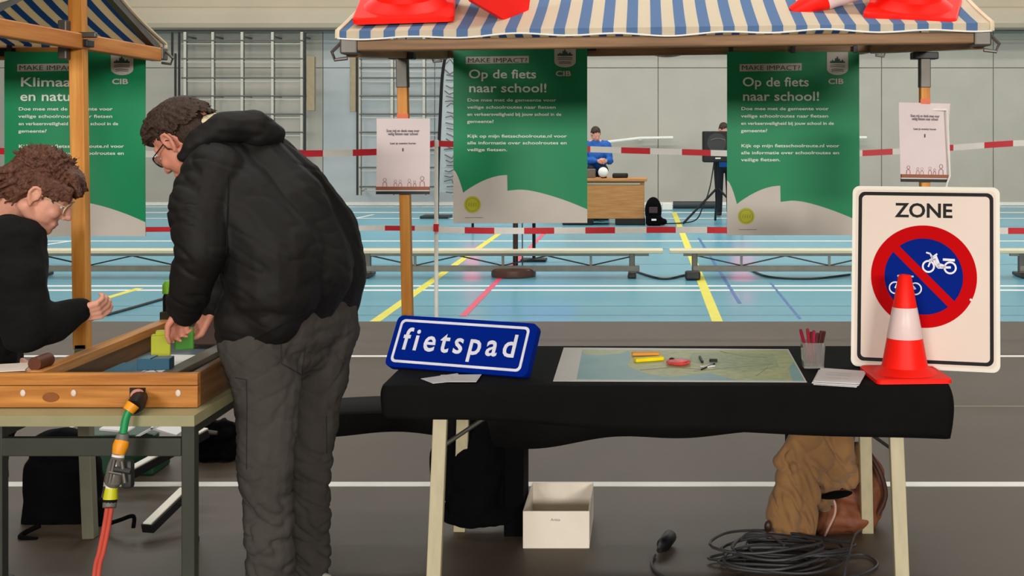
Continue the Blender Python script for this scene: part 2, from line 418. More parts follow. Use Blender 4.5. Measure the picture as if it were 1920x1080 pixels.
# gym benches
M_BENCH = mat('pale bench plank', (216, 206, 176), 0.45, 0.06, 3, stretch=(0.3, 8, 8))
M_BENCHF = mat('bench beam', (140, 138, 128), 0.45, 0.08)
def gym_bench(pxl, pxr, label):
    Y = 13.1; sc = F/Y; x0 = (pxl-CX)/sc; x1 = (pxr-CX)/sc; L = x1-x0
    t = thing('gym_bench', label, 'bench', ((x0+x1)/2, Y, 0), 0, 'low wooden gym benches in a row across the blue floor')
    c = (x0+x1)/2
    bm = nb(); box(bm, (c, Y, 0.272), (L, 0.25, 0.035), bev=0.008); obj('seat_plank', bm, M_BENCH, t)
    bm = nb(); box(bm, (c, Y, 0.236), (L-0.3, 0.05, 0.035)); obj('seat_rail', bm, M_BENCHF, t)
    bm = nb(); box(bm, (c, Y, 0.085), (L-0.5, 0.07, 0.06), bev=0.008); obj('lower_beam', bm, M_BENCHF, t)
    n = 6
    for k in range(n):
        xa = x0+0.3+(L-0.6)*k/n; xb = x0+0.3+(L-0.6)*(k+1)/n
        za, zb = (0.22, 0.115) if k % 2 == 0 else (0.115, 0.22)
        bm = nb(); bar(bm, (xa, Y, za), (xb, Y, zb), 0.014, 0.014); obj('truss_bar', bm, M_DSTEEL, t)
        if k % 2:
            bm = nb(); box(bm, (xa, Y, 0.165), (0.025, 0.03, 0.12)); obj('strut', bm, M_BENCHF, t)
    for sx in (x0+0.27, x1-0.33):
        bm = nb(); box(bm, (sx, Y, 0.145), (0.06, 0.06, 0.23), bev=0.008); lg = obj('leg', bm, M_STEEL, t)
        bm = nb(); box(bm, (sx, Y, 0.018), (0.09, 0.36, 0.036), bev=0.01); obj('foot', bm, M_DSTEEL, lg)
    return t
gym_bench(31, 631, 'low gym bench at the left, behind the woman and the man')
gym_bench(643, 1243, 'low gym bench in the middle, behind the left stall post')
gym_bench(1255, 1855, 'low gym bench crossing behind the left edge of the ZONE sign')
gym_bench(1867, 2467, 'low gym bench cut by the right edge of the photo')

# barrier tape and white pole
YT = 9.85
bm = nb(); tube(bm, [W(818, 246+F*(H-0.03)/YT, YT), W(818, 262, YT)], 0.016, 10); 
pole = thing('barrier_pole', 'slim white barrier pole standing between the notice and the left green banner', 'pole', (W(818, 0, YT).x, YT, 0))
obj('pole', bm, M_WHITE, pole, True)
bm = nb(); lathe(bm, [(0, 0), (0.12, 0), (0.12, 0.02), (0.03, 0.045), (0, 0.05)], 24, Matrix.Translation((W(818, 0, YT).x, YT, 0))); obj('base', bm, M_DSTEEL, pole, True)
bm = nb(); box(bm, W(818, 427, YT-0.02), (0.04, 0.035, 0.06)); obj('tape_knot', bm, M_TAPER, pole)
def btape(label, pts, wd, ph=0):
    pts = [(a, b, c) for a, b, c in pts]
    P = spline([W(a, b, YT+c) for a, b, c in pts], 60)
    t = thing('barrier_tape', label, 'barrier tape', P[0])
    s = 0; cur = None; k0 = 0; bm = nb(); idx = None
    segs = []
    for p, q in zip(P, P[1:]):
        L = (q-p).length; n = max(1, int(L/0.04))
        for j in range(n):
            a = p.lerp(q, j/n); b = p.lerp(q, (j+1)/n); c = int((s+ph+L*(j+0.5)/n)/0.243)
            if not segs or segs[-1][0] != c: segs.append([c, [a]])
            segs[-1][1].append(b)
        s += L
    for c, pl in segs:
        bm = nb(); rows = []
        for p in pl:
            wv = 0.008*math.sin(p.x*5)
            rows.append([bm.verts.new(p+Vector((0, wv+dy, z*wd/2))) for dy, z in ((-0.001, -1), (-0.001, 1), (0.001, 1), (0.001, -1))])
        for r0, r1 in zip(rows, rows[1:]):
            for k in range(4): bm.faces.new((r0[k], r0[(k+1) % 4], r1[(k+1) % 4], r1[k]))
        bm.faces.new(rows[0]); bm.faces.new(rows[-1][::-1])
        obj('red_block' if c % 2 else 'white_block', bm, M_TAPER if c % 2 else M_TAPEW, t)
btape('upper red and white barrier tape left of the white pole', [(-60, 282, 0), (300, 289, 0), (640, 287, 0), (760, 280, 0), (818, 268, 0)], 0.052, 0.07)
btape('upper red and white barrier tape right of the white pole', [(818, 269, -0.02), (1000, 276, 0), (1240, 284, 0), (1500, 290, 0), (1680, 284, 0), (1900, 269, 0), (1990, 268, 0)], 0.048, 0.22)
btape('lower red and white barrier tape left of the white pole', [(-60, 432, 0), (300, 430, 0), (640, 428, 0), (818, 428, 0)], 0.04, 0.3)
btape('lower red and white barrier tape right of the white pole', [(818, 430, -0.02), (960, 433, 0), (1240, 431, 0), (1500, 433, 0), (1700, 433, 0), (1990, 433, 0)], 0.05, 0.02)

# parasol stand with dark round foot
c = W(963, 0, 13.15); c.z = 0
t = thing('parasol_stand', 'dark pole with a round brown foot on the blue floor by the benches', 'stand', c)
bm = nb(); lathe(bm, [(0, 0), (0.235, 0), (0.24, 0.02), (0.235, 0.07), (0.2, 0.085), (0.04, 0.09), (0, 0.09)], 40, Matrix.Translation(c))
obj('round_foot', bm, mat('brown foot', (92, 62, 52), 0.4), t, True)
bm = nb(); tube(bm, [c+Vector((0.02, 0, 0.08)), c+Vector((0.02, 0, 1.5))], 0.028, 12); obj('pole', bm, mat('dark brown pole', (58, 40, 36), 0.4), t, True)
bm = nb(); tube(bm, [c+Vector((0.09, 0.05, 0.05)), c+Vector((0.085, 0.05, 1.4))], 0.007, 8); obj('thin_rod', bm, M_STEEL, t, True)
bm = nb(); box(bm, c+Vector((0.03, 0, 1.48)), (0.22, 0.04, 0.12), bev=0.01); obj('top_plate', bm, M_DSTEEL, t)

# stage lights that colour the glossy floor (standing behind the banners)
def stage_light(px, Y, col, label, wz, hz, z, power):
    c = W(px, 0, Y); t = thing('stage_light', label, 'stage light', (c.x, Y, 0))
    bm = nb(); box(bm, (c.x, Y+0.06, z), (wz+0.06, 0.1, hz+0.06), bev=0.01); obj('housing', bm, M_BLACK, t)
    bm = nb(); box(bm, (c.x, Y, z), (wz, 0.02, hz), bev=0.004); obj('lamp_face', bm, mat('lit '+str(col), col, 0.4, emit=power), t)
    bm = nb(); tube(bm, [(c.x, Y+0.08, 0.02), (c.x, Y+0.08, z)], 0.02, 8); box(bm, (c.x, Y+0.08, 0.012), (0.3, 0.25, 0.024)); obj('stand', bm, M_BLACK, t)
stage_light(885, 18.8, (255, 90, 110), 'red lit stage light panel behind the left green banner', 0.22, 0.7, 0.75, 1.8)
stage_light(1000, 14.6, (60, 70, 255), 'blue lit stage light bar behind the left green banner', 1.0, 0.12, 0.55, 1.5)
stage_light(1392, 19.5, (255, 70, 130), 'pink lit stage light behind the right green banner', 0.35, 0.35, 0.85, 2.5)

# beach flag behind the left banner
c = W(818, 408, 22.0); t = thing('beach_flag', 'white beach flag with line drawing and curved black mast behind the left banner', 'flag', (c.x, 22, 0))
mp = spline([W(820, 404, 22), W(821, 340, 22), W(825, 230, 22), W(831, 130, 22), W(846, 80, 22), W(880, 60, 22)], 8)
bm = nb(); tube(bm, mp, 0.03, 8); obj('mast', bm, M_BLACK, t, True)
bm = nb(); box(bm, (c.x, 22, 0.02), (0.5, 0.5, 0.04)); obj('foot_plate', bm, M_DSTEEL, t)
bm = nb(); vs = []
for p in mp[6:]: vs.append((p, Vector((W(896, 0, 22).x+0.02*math.sin(p.z*3), 22.0+0.03*math.sin(p.z*4), p.z))))
fr = [[bm.verts.new(p+Vector((0, d, 0))) for p in (a, b)] for d in (-0.004, 0.004) for a, b in vs]
n = len(vs)
for i in range(n-1):
    bm.faces.new((fr[i][0], fr[i][1], fr[i+1][1], fr[i+1][0])); bm.faces.new((fr[n+i][0], fr[n+i+1][0], fr[n+i+1][1], fr[n+i][1]))
obj('sail', bm, M_WALLB, t)
bm = nb(); random.seed(3)
for k in range(26):
    y = 110+k*10; x = 832+random.random()*6
    tube(bm, [W(x, y, 21.95), W(x+8+random.random()*8, y+random.uniform(-9, 9), 21.95), W(x+20, y+random.uniform(-4, 10), 21.95)], 0.012, 5)
obj('line_drawing', bm, M_FRD, t)

# ============================================================ PEOPLE LIBRARY
def head_prims(bm, M, jaw=1.0):
    def E(c, r): ell(bm, M @ Vector(c), r, M.to_3x3())
    def C(a, b, ra, rb): cap(bm, M @ Vector(a), M @ Vector(b), ra, rb, 14)
    E((-0.012, 0, 0.035), (0.099, 0.077, 0.088)); E((0.040, 0, -0.02), (0.056, 0.063, 0.085))
    for s in (-1, 1):
        C((-0.012, s*0.052, -0.048), (0.058, s*0.018, -0.096*jaw), 0.024, 0.021)
        E((0.066, s*0.036, -0.028), (0.025, 0.026, 0.024))
        C((0.084, s*0.012, 0.022), (0.070, s*0.044, 0.024), 0.011, 0.010)
        E((0.101, s*0.012, -0.036), (0.010, 0.008, 0.008))
        C((0.080, s*0.022, 0.012), (0.077, s*0.042, 0.008), 0.008, 0.006)       # upper lid
        C((0.079, s*0.022, -0.012), (0.074, s*0.042, -0.012), 0.006, 0.005)
        # ear: concha plate and helix rim
        ell(bm, M @ Vector((-0.004, s*0.079, -0.008)), (0.014, 0.006, 0.026), M.to_3x3())
        rim = [(0.010, 0.080, -0.010), (0.011, 0.084, 0.012), (0.001, 0.089, 0.027), (-0.015, 0.092, 0.022), (-0.020, 0.090, 0.002), (-0.011, 0.085, -0.022), (0.002, 0.080, -0.034)]
        for a, b in zip(rim, rim[1:]): C((a[0], s*a[1], a[2]), (b[0], s*b[1], b[2]), 0.0055, 0.0055)
    E((0.070, 0, -0.098*jaw), (0.024, 0.026, 0.020))
    C((0.090, 0, 0.008), (0.113, 0, -0.030), 0.0085, 0.0115)
    C((0.086, -0.018, -0.066), (0.086, 0.018, -0.066), 0.010, 0.010); C((0.083, -0.016, -0.078), (0.083, 0.016, -0.078), 0.010, 0.010)
def hand_prims(bm, M, curl=0.5, spread=1.0, side=1, scale=1.0):
    """x from wrist to fingers, y towards the thumb (times side), z out of the back of the hand"""
    def V(x, y, z): return M @ (Vector((x, y*side, z))*scale)
    def C(a, b, ra, rb): cap(bm, V(*a), V(*b), ra*scale, rb*scale, 10)
    for y0, y1 in ((0.03, 0.033), (0.01, 0.011), (-0.01, -0.011), (-0.028, -0.031)): C((0.008, y0*0.7, 0), (0.088, y1, 0.002), 0.0145, 0.0115)
    C((-0.02, 0, 0), (0.02, 0, 0), 0.026, 0.022)
    L = {0.033: 0.070, 0.011: 0.078, -0.011: 0.072, -0.031: 0.057}
    for i, (y, ln) in enumerate(L.items()):
        p = Vector((0.088, y, 0.002)); a = 0.25*curl; cc = curl*(1+0.12*i)
        sp = y*0.25*spread*10
        seg = (0.44, 0.31, 0.25); rr = (0.0098, 0.0088, 0.0080, 0.0070)
        for k in range(3):
            a2 = a+cc*(0.55 if k else 0.4)
            d = Vector((math.cos(a2), sp*0.12, -math.sin(a2)))*ln*seg[k]; q = p+d
            cap(bm, V(*p), V(*q), rr[k]*scale, rr[k+1]*scale, 10); p = q; a = a2
    tp = [Vector((0.022, 0.026, -0.006)), Vector((0.052, 0.050, -0.018)), Vector((0.080, 0.056, -0.030-0.01*curl)), Vector((0.100, 0.050, -0.040-0.015*curl))]
    for a, b, ra, rb in zip(tp, tp[1:], (0.014, 0.0115, 0.0095), (0.0115, 0.0095, 0.008)): C(a, b, ra, rb)
def tuft_hair(name, M, m, parent, zones, n, ln, seed, front=0.06, low=-0.01, ext=(), vox=0.0034, comb=1.0):
    bm = nb(); random.seed(seed)
    hs = 1.0
    for c, r in zones: ell(bm, M @ Vector(c), r, M.to_3x3(), 24)
    c0 = Vector((-0.015, 0, 0.035))
    for k in range(n):
        th = random.uniform(0, 2*PI); ph = random.uniform(-0.15, 1.45)
        d = Vector((math.cos(th)*math.cos(ph), math.sin(th)*math.cos(ph), math.sin(ph)))
        p = c0+Vector((d.x*0.102, d.y*0.080, d.z*0.092))
        if p.x > front and p.z < 0.07: continue
        if p.x > -0.02 and p.z < low+0.03: continue
        flow = Vector((comb+random.uniform(-.25, .25), random.uniform(-.3, .3), -0.15)) if p.z > 0.07 or p.x > 0.03 else Vector((-0.3*abs(comb)+random.uniform(-.2, .2), random.uniform(-.2, .2), -0.9))
        q = p+(d*0.30+flow*0.8).normalized()*ln*random.uniform(0.7, 1.5)
        cap(bm, M @ p, M @ q, 0.0058, 0.0018, 6)
    for a, b, ra, rb in ext: cap(bm, M @ Vector(a), M @ Vector(b), ra, rb, 10)
    return fuse(name, bm, vox, m, parent, 1, disp=lambda c: 0.0025*noise.noise(c*90))
def glasses(M, parent, m, rx=0.024, rz=0.019, square=False, th=0.0022):
    g = None
    bm = nb()
    for s in (-1, 1):
        pts = [M @ Vector((0.100-0.006*abs(math.cos(a)), s*0.033+rx*math.cos(a), -0.002+rz*math.sin(a))) for a in [2*PI*k/24 for k in range(25)]]
        tube(bm, pts, th, 6)
        tube(bm, [M @ Vector((0.094, s*0.057, 0.006)), M @ Vector((0.075, s*0.071, 0.006)), M @ Vector((0.0, s*0.084, 0.008)), M @ Vector((-0.02, s*0.086, -0.01))], th*0.9, 6)
    tube(bm, [M @ Vector((0.1, -0.01, 0.002)), M @ Vector((0.106, 0, 0.006)), M @ Vector((0.1, 0.01, 0.002))], th, 6)
    g = obj('glasses', bm, m, parent, True)
    bm = nb()
    for s in (-1, 1):
        P = [M @ Vector((0.098-0.006*abs(math.cos(a)), s*0.033+rx*math.cos(a), -0.002+rz*math.sin(a))) for a in [2*PI*k/24 for k in range(24)]]
        vs = [bm.verts.new(p) for p in P]; bm.faces.new(vs)
        vs = [bm.verts.new(p-M.to_3x3() @ Vector((0.0015, 0, 0))) for p in P]; bm.faces.new(vs[::-1])
    obj('lens', bm, M_LENS, g)
    return g
def eyes(M, parent):
    for s in (-1, 1):
        bm = nb(); ell(bm, M @ Vector((0.0735, s*0.032, -0.002)), (0.0125, 0.0135, 0.0115), M.to_3x3(), 16); e = obj('eye', bm, M_EYE, parent, True)
        bm = nb(); ell(bm, M @ Vector((0.0835, s*0.032, -0.003)), (0.003, 0.006, 0.006), M.to_3x3(), 12); obj('iris', bm, mat('iris brown', (60, 42, 30), 0.2), e, True)
    bm = nb(); cap(bm, M @ Vector((0.094, -0.014, -0.067)), M @ Vector((0.094, 0.014, -0.067)), 0.0042, 0.0042, 8); cap(bm, M @ Vector((0.091, -0.013, -0.077)), M @ Vector((0.091, 0.013, -0.077)), 0.005, 0.005, 8)
    obj('lips', bm, M_LIP, parent, True)

# ---------------- the man in the black jacket
man = thing('person', 'person in a black hooded jacket and charcoal trousers bending over the wooden box', 'person', (-1.08, 3.9, 0))
sh = Vector((0.10, 0, 0))
Ln = dict(hip=W(508, 620, 3.80), knee=W(497, 850, 3.74), ank=W(510, 1080, 3.78))
Ln['ank'].z = 0.10
Rf = dict(hip=W(598, 600, 4.06), knee=W(583, 850, 4.02), ank=W(580, 1060, 4.05)); Rf['ank'].z = 0.10
HM = frame3((-0.74, 0.26, -0.68), (-0.66, 0.10, 0.74)); HM.translation = W(346, 262, 3.82)
lsh, lel, lwr = W(382, 325, 3.70), W(376, 470, 3.60), W(346, 572, 3.72)
rsh, rel, rwr = W(505, 310, 4.08), W(440, 470, 4.12), W(404, 568, 4.12)
neck0, neck1 = HM @ Vector((-0.04, 0, -0.05)), W(432, 285, 3.87)
bm = nb(); head_prims(bm, HM)
chain(bm, [neck0, neck1], [0.056, 0.064]); chain(bm, [neck1, W(470, 340, 3.88), W(540, 470, 3.92), W(555, 590, 3.93)], [0.09, 0.13, 0.13, 0.14])
chain(bm, [neck1, lsh, lel, lwr], [0.07, 0.06, 0.045, 0.028]); chain(bm, [neck1, rsh, rel, rwr], [0.07, 0.06, 0.045, 0.028])
for L in (Ln, Rf):
    chain(bm, [W(555, 590, 3.93), L['hip'], L['knee'], L['ank']], [0.12, 0.085, 0.06, 0.045])
    cap(bm, L['ank']+Vector((0, 0, -0.05)), L['ank']+Vector((-0.13, 0.06, -0.06)), 0.035, 0.028)
HL = plane(lwr, (-0.25, 0.15, -0.95), (-0.9, 0.2, 0.2)); HL = HL  # x down to fingers
d = (Vector((-0.42, 0.55, -0.62))).normalized()
HLm = plane(lwr+d*0.02, d, (-0.55, -0.8, 0)); hand_prims(bm, HLm, 1.15, 1.0, 1, 0.88)
d2 = Vector((-0.45, -0.1, -0.8)).normalized(); HRm = plane(rwr+d2*0.02, d2, (-0.6, 0.7, 0)); hand_prims(bm, HRm, 0.7, 1.0, 1, 0.97)
body = fuse('body', bm, 0.0048, M_SKIN2, man, 2)
eyes(HM, man); glasses(HM, man, M_BLACK, 0.025, 0.02)
tuft_hair('hair', HM, M_HAIRM, man, [((-0.016, 0, 0.046), (0.097, 0.080, 0.083)), ((-0.048, 0, 0.0), (0.060, 0.073, 0.072)), ((0.045, 0, 0.094), (0.055, 0.060, 0.028)), ((0.078, 0, 0.072), (0.026, 0.052, 0.026))], 1300, 0.026, 5, 0.06, 0.03,
          ext=[((0.012, s*0.076, 0.03), (0.018, s*0.074, -0.012), 0.009, 0.005) for s in (-1, 1)])
def fold(c, amp, fx, fz):
    return amp*noise.noise(Vector((c.x*fx, c.y*fx, c.z*fz)))+amp*0.5*noise.noise(Vector((c.x*fx*2.3+5, c.y*fx*2.3, c.z*fz*2.3)))
def crease(n, w_=0.008): return math.exp(-(n*n)/w_)
def jfold(c):
    u = c.x*0.75-c.z*0.65; v = c.x*0.65+c.z*0.75
    n1 = noise.noise(Vector((u*4, c.y*4, v*11))); n2 = noise.noise(Vector((c.x*7+3, c.y*7, c.z*19+c.x*8)))
    low = max(0.25, min(1.0, (1.25-c.z)/0.35)); arm = 1.0 if c.y < 3.72 and c.x < -1.3 else 0.35
    zh = 0.868+(c.x+1.26)*0.37; k = max(0.12, min(1.0, (c.z-zh)/0.14)) if arm < 1 else 1.0
    return k*(0.010*n1-0.006*crease(n1, 0.02)*low-0.007*crease(n2, 0.015)*max(arm, low*0.8)+0.004)
bm = nb()
# torso: left/near column and right/far column leaning forward
chain(bm, [W(468, 598, 3.74), W(512, 535, 3.76), W(508, 470, 3.76), W(445, 385, 3.75), W(420, 320, 3.78)], [0.10, 0.150, 0.158, 0.140, 0.10])
chain(bm, [W(590, 560, 4.05), W(600, 505, 4.02), W(582, 440, 3.98), W(540, 370, 3.96), W(500, 315, 3.98)], [0.150, 0.150, 0.150, 0.135, 0.11])
chain(bm, [W(545, 590, 3.9), W(560, 500, 3.88), W(520, 400, 3.86), W(465, 310, 3.88), W(415, 285, 3.86)], [0.13, 0.17, 0.165, 0.125, 0.08])
chain(bm, [W(462, 570, 3.72), W(440, 625, 3.73), W(430, 652, 3.75)], [0.08, 0.055, 0.036]); chain(bm, [W(440, 640, 3.72), W(510, 596, 3.72)], [0.045, 0.09])
chain(bm, [lsh+Vector((0.03, 0, -0.01)), W(372, 400, 3.64), lel, W(357, 540, 3.64), lwr+Vector((-0.006, 0.01, -0.02))], [0.098, 0.088, 0.076, 0.060, 0.046])
chain(bm, [rsh, rel, rwr], [0.10, 0.078, 0.05])
fuse('jacket', bm, 0.0065, M_JACKET, man, 5, disp=jfold)
bm = nb()
chain(bm, [W(345, 292, 3.72), W(372, 262, 3.72), W(420, 240, 3.74), W(470, 234, 3.80), W(505, 252, 3.86)], [0.024, 0.036, 0.046, 0.054, 0.046])
chain(bm, [W(420, 250, 3.96), W(465, 240, 3.97), W(505, 256, 3.93)], [0.04, 0.05, 0.045]); ell(bm, W(478, 254, 3.86), (0.085, 0.1, 0.046))
fuse('hood', bm, 0.006, M_JACKET, man, 4, disp=lambda c: fold(c, 0.008, 12, 20))
bm = nb(); chain(bm, [W(372, 246, 3.77), W(385, 232, 3.79), W(404, 224, 3.86), W(400, 235, 3.97)], [0.016, 0.024, 0.022, 0.02]); fuse('collar', bm, 0.004, mat('cream collar', (222, 208, 170), 0.8), man, 2)
bm = nb()
for k in range(9):
    p = lwr.lerp(lwr+d*0.02, 0.4); a = 2*PI*k/8
    if k: bar(bm, pp, p+HLm.to_3x3() @ Vector((0, 0.03*math.cos(a), 0.03*math.sin(a))), 0.006, 0.006)
    pp = p+HLm.to_3x3() @ Vector((0, 0.03*math.cos(a), 0.03*math.sin(a)))
obj('bracelet', bm, mat('copper bracelet', (190, 120, 84), 0.4), man)
def tfold(c):
    low = max(0.0, min(1.0, (0.62-c.z)/0.3))
    w1 = noise.noise(Vector((c.x*9, c.y*9, c.z*22+c.x*14)))
    w2 = noise.noise(Vector((c.x*11+c.z*9, c.y*10, c.z*5)))
    w3 = noise.noise(Vector((c.x*6+9, c.y*6, c.z*13-c.x*9)))
    return (0.002+0.006*low)*(0.5-crease(w1, 0.03))*1.2-0.0035*crease(w3, 0.012)+0.010*w2
bm = nb()
chain(bm, [W(480, 640, 3.76), W(502, 720, 3.77), Ln['knee'], W(502, 960, 3.76), Vector((Ln['ank'].x, Ln['ank'].y, 0.06))], [0.115, 0.104, 0.084, 0.075, 0.068])
chain(bm, [W(600, 610, 4.02), W(592, 720, 4.03), Rf['knee'], W(580, 960, 4.03), Vector((Rf['ank'].x, Rf['ank'].y, 0.06))], [0.128, 0.098, 0.070, 0.064, 0.060])
chain(bm, [W(520, 610, 3.82), W(595, 590, 4.02)], [0.135, 0.135]); chain(bm, [W(500, 655, 3.8), W(585, 640, 4.0)], [0.115, 0.11])
fuse('trousers', bm, 0.006, M_TROUS, man, 4, disp=tfold)
tro = [c for c in man.children if c.name.startswith('trousers')][0]
from mathutils.bvhtree import BVHTree
def drape(o, pts, r, name, m, up=0.0015):
    Rm = root_mat(o); me = o.data; bvh = BVHTree.FromPolygons([Rm @ v.co for v in me.vertices], [tuple(p.vertices) for p in me.polygons])
    P = []
    for (x, y) in pts:
        org = Vector((0, 0, H)); d_ = (W(x, y, 1.0)-org).normalized(); h = bvh.ray_cast(org, d_)
        if h[0]: P.append(h[0]-d_*up)
    if len(P) > 1: b_ = nb(); tube(b_, P, r, 5); return obj(name, b_, m, o, True)
def ln(pts, n=10): return [(a[0]+(b[0]-a[0])*k/n, a[1]+(b[1]-a[1])*k/n) for a, b in zip(pts, pts[1:]) for k in range(n)]+[pts[-1]]
MSEAM = mat('trouser seam', (44, 41, 38), 0.9)
drape(tro, ln([(526, 625), (528, 682), (562, 700)], 14), 0.0016, 'pocket_seam', MSEAM)
drape(tro, ln([(528, 682), (566, 703), (572, 650)], 14), 0.0016, 'pocket_seam', MSEAM)
drape(tro, ln([(440, 708), (462, 712), (463, 760), (462, 880)], 20), 0.0014, 'side_seam', MSEAM)
drape(tro, ln([(612, 780), (613, 850)], 20), 0.0014, 'side_seam', MSEAM)
jk = [c for c in man.children if c.name.startswith('jacket')][0]
MJS = mat('jacket seam', (6, 6, 6), 0.8)
drape(jk, ln([(430, 330), (427, 400), (424, 470), (420, 520)], 14), 0.0022, 'sleeve_seam', MJS)
drape(jk, ln([(440, 655), (500, 625), (560, 592), (620, 572)], 14), 0.0022, 'hem_seam', MJS)
bm = nb(); pk = [W(524, 618, 3.645), W(560, 645, 3.70), W(563, 700, 3.70), W(528, 690, 3.64)]
for A_ in (Ln, Rf):
    a = A_['ank']; bm2 = nb()
    f = Vector((-0.9, 0.42, 0)).normalized()
    for k, (dd, hh, ww) in enumerate(((-0.05, 0.05, 0.042), (0.03, 0.05, 0.045), (0.11, 0.036, 0.048), (0.18, 0.03, 0.042))):
        ell(bm2, Vector((a.x, a.y, 0))+f*dd+Vector((0, 0, hh)), (0.06, ww, hh), frame3(f, (0, 0, 1)).to_3x3())
    shoe = fuse('shoe', bm2, 0.006, mat('white trainer', (215, 212, 205), 0.5), man, 2)
    bm2 = nb(); prism(bm2, [(x*0.155+0.065, y*0.052) for x, y in circ(0, 0, 1, 1, 24)], Matrix.Translation((a.x, a.y, 0)) @ frame3(f, (0, 0, 1)), 0.0, 0.022); obj('sole', bm2, M_WHITE, shoe)
bm.free()

# ---------------- the woman at the left
wom = thing('person', 'person in a black jumper with wavy brown hair and pale glasses at the left', 'person', (-2.15, 3.98, 0))
WM = frame3((0.82, 0.27, -0.52), (0.50, 0.10, 0.86)); WM.translation = W(76, 361, 3.95)
wsh, wel, wwr = W(26, 470, 3.82), W(52, 612, 3.78), W(120, 594, 3.86)
fsh, fel, fwr = W(10, 470, 4.2), W(-10, 600, 4.25), W(20, 668, 4.2)
nk = W(2, 440, 3.98)
hips = W(-62, 700, 4.02)
bm = nb(); head_prims(bm, WM, 0.97)
chain(bm, [WM @ Vector((-0.045, 0, -0.045)), W(20, 395, 3.96), nk], [0.055, 0.053, 0.07]); chain(bm, [nk, W(-40, 540, 3.99), hips], [0.075, 0.11, 0.12])
chain(bm, [nk, wsh, wel, wwr], [0.06, 0.05, 0.042, 0.026]); chain(bm, [nk, fsh, fel, fwr], [0.07, 0.055, 0.042, 0.026])
legs = []
for yy, xx in ((3.93, -36), (4.12, -60)):
    kn = W(xx, 900, yy); an = Vector((kn.x-0.02, yy, 0.09)); legs.append((W(xx, 760, yy), kn, an))
    chain(bm, [hips, W(xx, 760, yy), kn, an], [0.12, 0.085, 0.06, 0.045]); cap(bm, an-Vector((0, 0, 0.05)), an+Vector((0.14, 0, -0.06)), 0.034, 0.027)
dw = Vector((0.88, 0.25, 0.18)).normalized()
hand_prims(bm, plane(wwr+dw*0.025, dw, (0.1, -0.55, 0.8)), 1.0, 1.0, -1, 0.90)
dw2 = Vector((0.8, -0.2, -0.5)).normalized(); hand_prims(bm, plane(fwr+dw2*0.02, dw2, (0, 1, 0)), 0.4, 1.0, 1, 0.92)
fuse('body', bm, 0.0046, M_SKIN, wom, 2)
eyes(WM, wom); glasses(WM, wom, M_GLFRAME, 0.025, 0.02)
ext = []
random.seed(11)
for k in range(150):
    a = random.uniform(-1, 1); x = random.uniform(-0.115, -0.03); z = random.uniform(-0.02, 0.06)
    y = a*0.082; e = Vector((x-random.uniform(0.0, 0.045), y*random.uniform(0.8, 1.15), z-random.uniform(0.03, 0.075)))
    ext.append(((x, y, z), tuple(e), 0.010, 0.003))
for s in (-1, 1):
    for k in range(10):
        x = -0.02+k*0.011; ext.append(((x, s*0.078, 0.06), (x+0.016, s*(0.088-max(0, x)*0.22), 0.014+random.uniform(-.008, .014)), 0.013, 0.004))
for k in range(26):
    y = -0.055+k*0.0044; ext.append(((0.06, y, 0.10), (0.102+random.uniform(-.008, .01), y*1.1, 0.050+random.uniform(-.012, .018)), 0.014, 0.005))
tuft_hair('hair', WM, M_HAIRW, wom, [((-0.02, 0, 0.046), (0.106, 0.086, 0.086)), ((-0.06, 0, 0.0), (0.066, 0.080, 0.076)), ((0.04, 0, 0.084), (0.06, 0.066, 0.040))], 1000, 0.027, 9, 0.06, 0.0, ext, comb=-0.3)
bm = nb()
chain(bm, [W(8, 438, 4.0), W(-15, 500, 4.0), W(-42, 600, 4.0), W(-62, 700, 4.02), W(-64, 770, 4.02)], [0.105, 0.145, 0.145, 0.155, 0.15])
chain(bm, [W(22, 462, 3.86), W(34, 545, 3.80), W(50, 612, 3.78), W(100, 603, 3.83), W(148, 583, 3.87)], [0.105, 0.088, 0.082, 0.064, 0.044])
chain(bm, [fsh, fel, fwr], [0.1, 0.08, 0.045]); chain(bm, [W(15, 462, 3.9), W(5, 458, 4.15)], [0.10, 0.09])
fuse('jumper', bm, 0.008, M_SWEAT, wom, 4, disp=lambda c: fold(c, 0.009, 10, 14))
bm = nb(); chain(bm, [W(-62, 740, 4.02), W(-55, 790, 4.02)], [0.15, 0.145])
for a, b, c in legs: chain(bm, [a, b, c], [0.10, 0.078, 0.062])
fuse('trousers', bm, 0.009, M_BLACKF, wom, 3, disp=tfold)
for a, b, c in legs:
    bm = nb()
    for dd, hh, ww in ((-0.04, 0.045, 0.04), (0.04, 0.045, 0.042), (0.13, 0.032, 0.042)): ell(bm, (c.x+dd, c.y, hh), (0.06, ww, hh))
    fuse('shoe', bm, 0.008, M_BLACK, wom, 2)

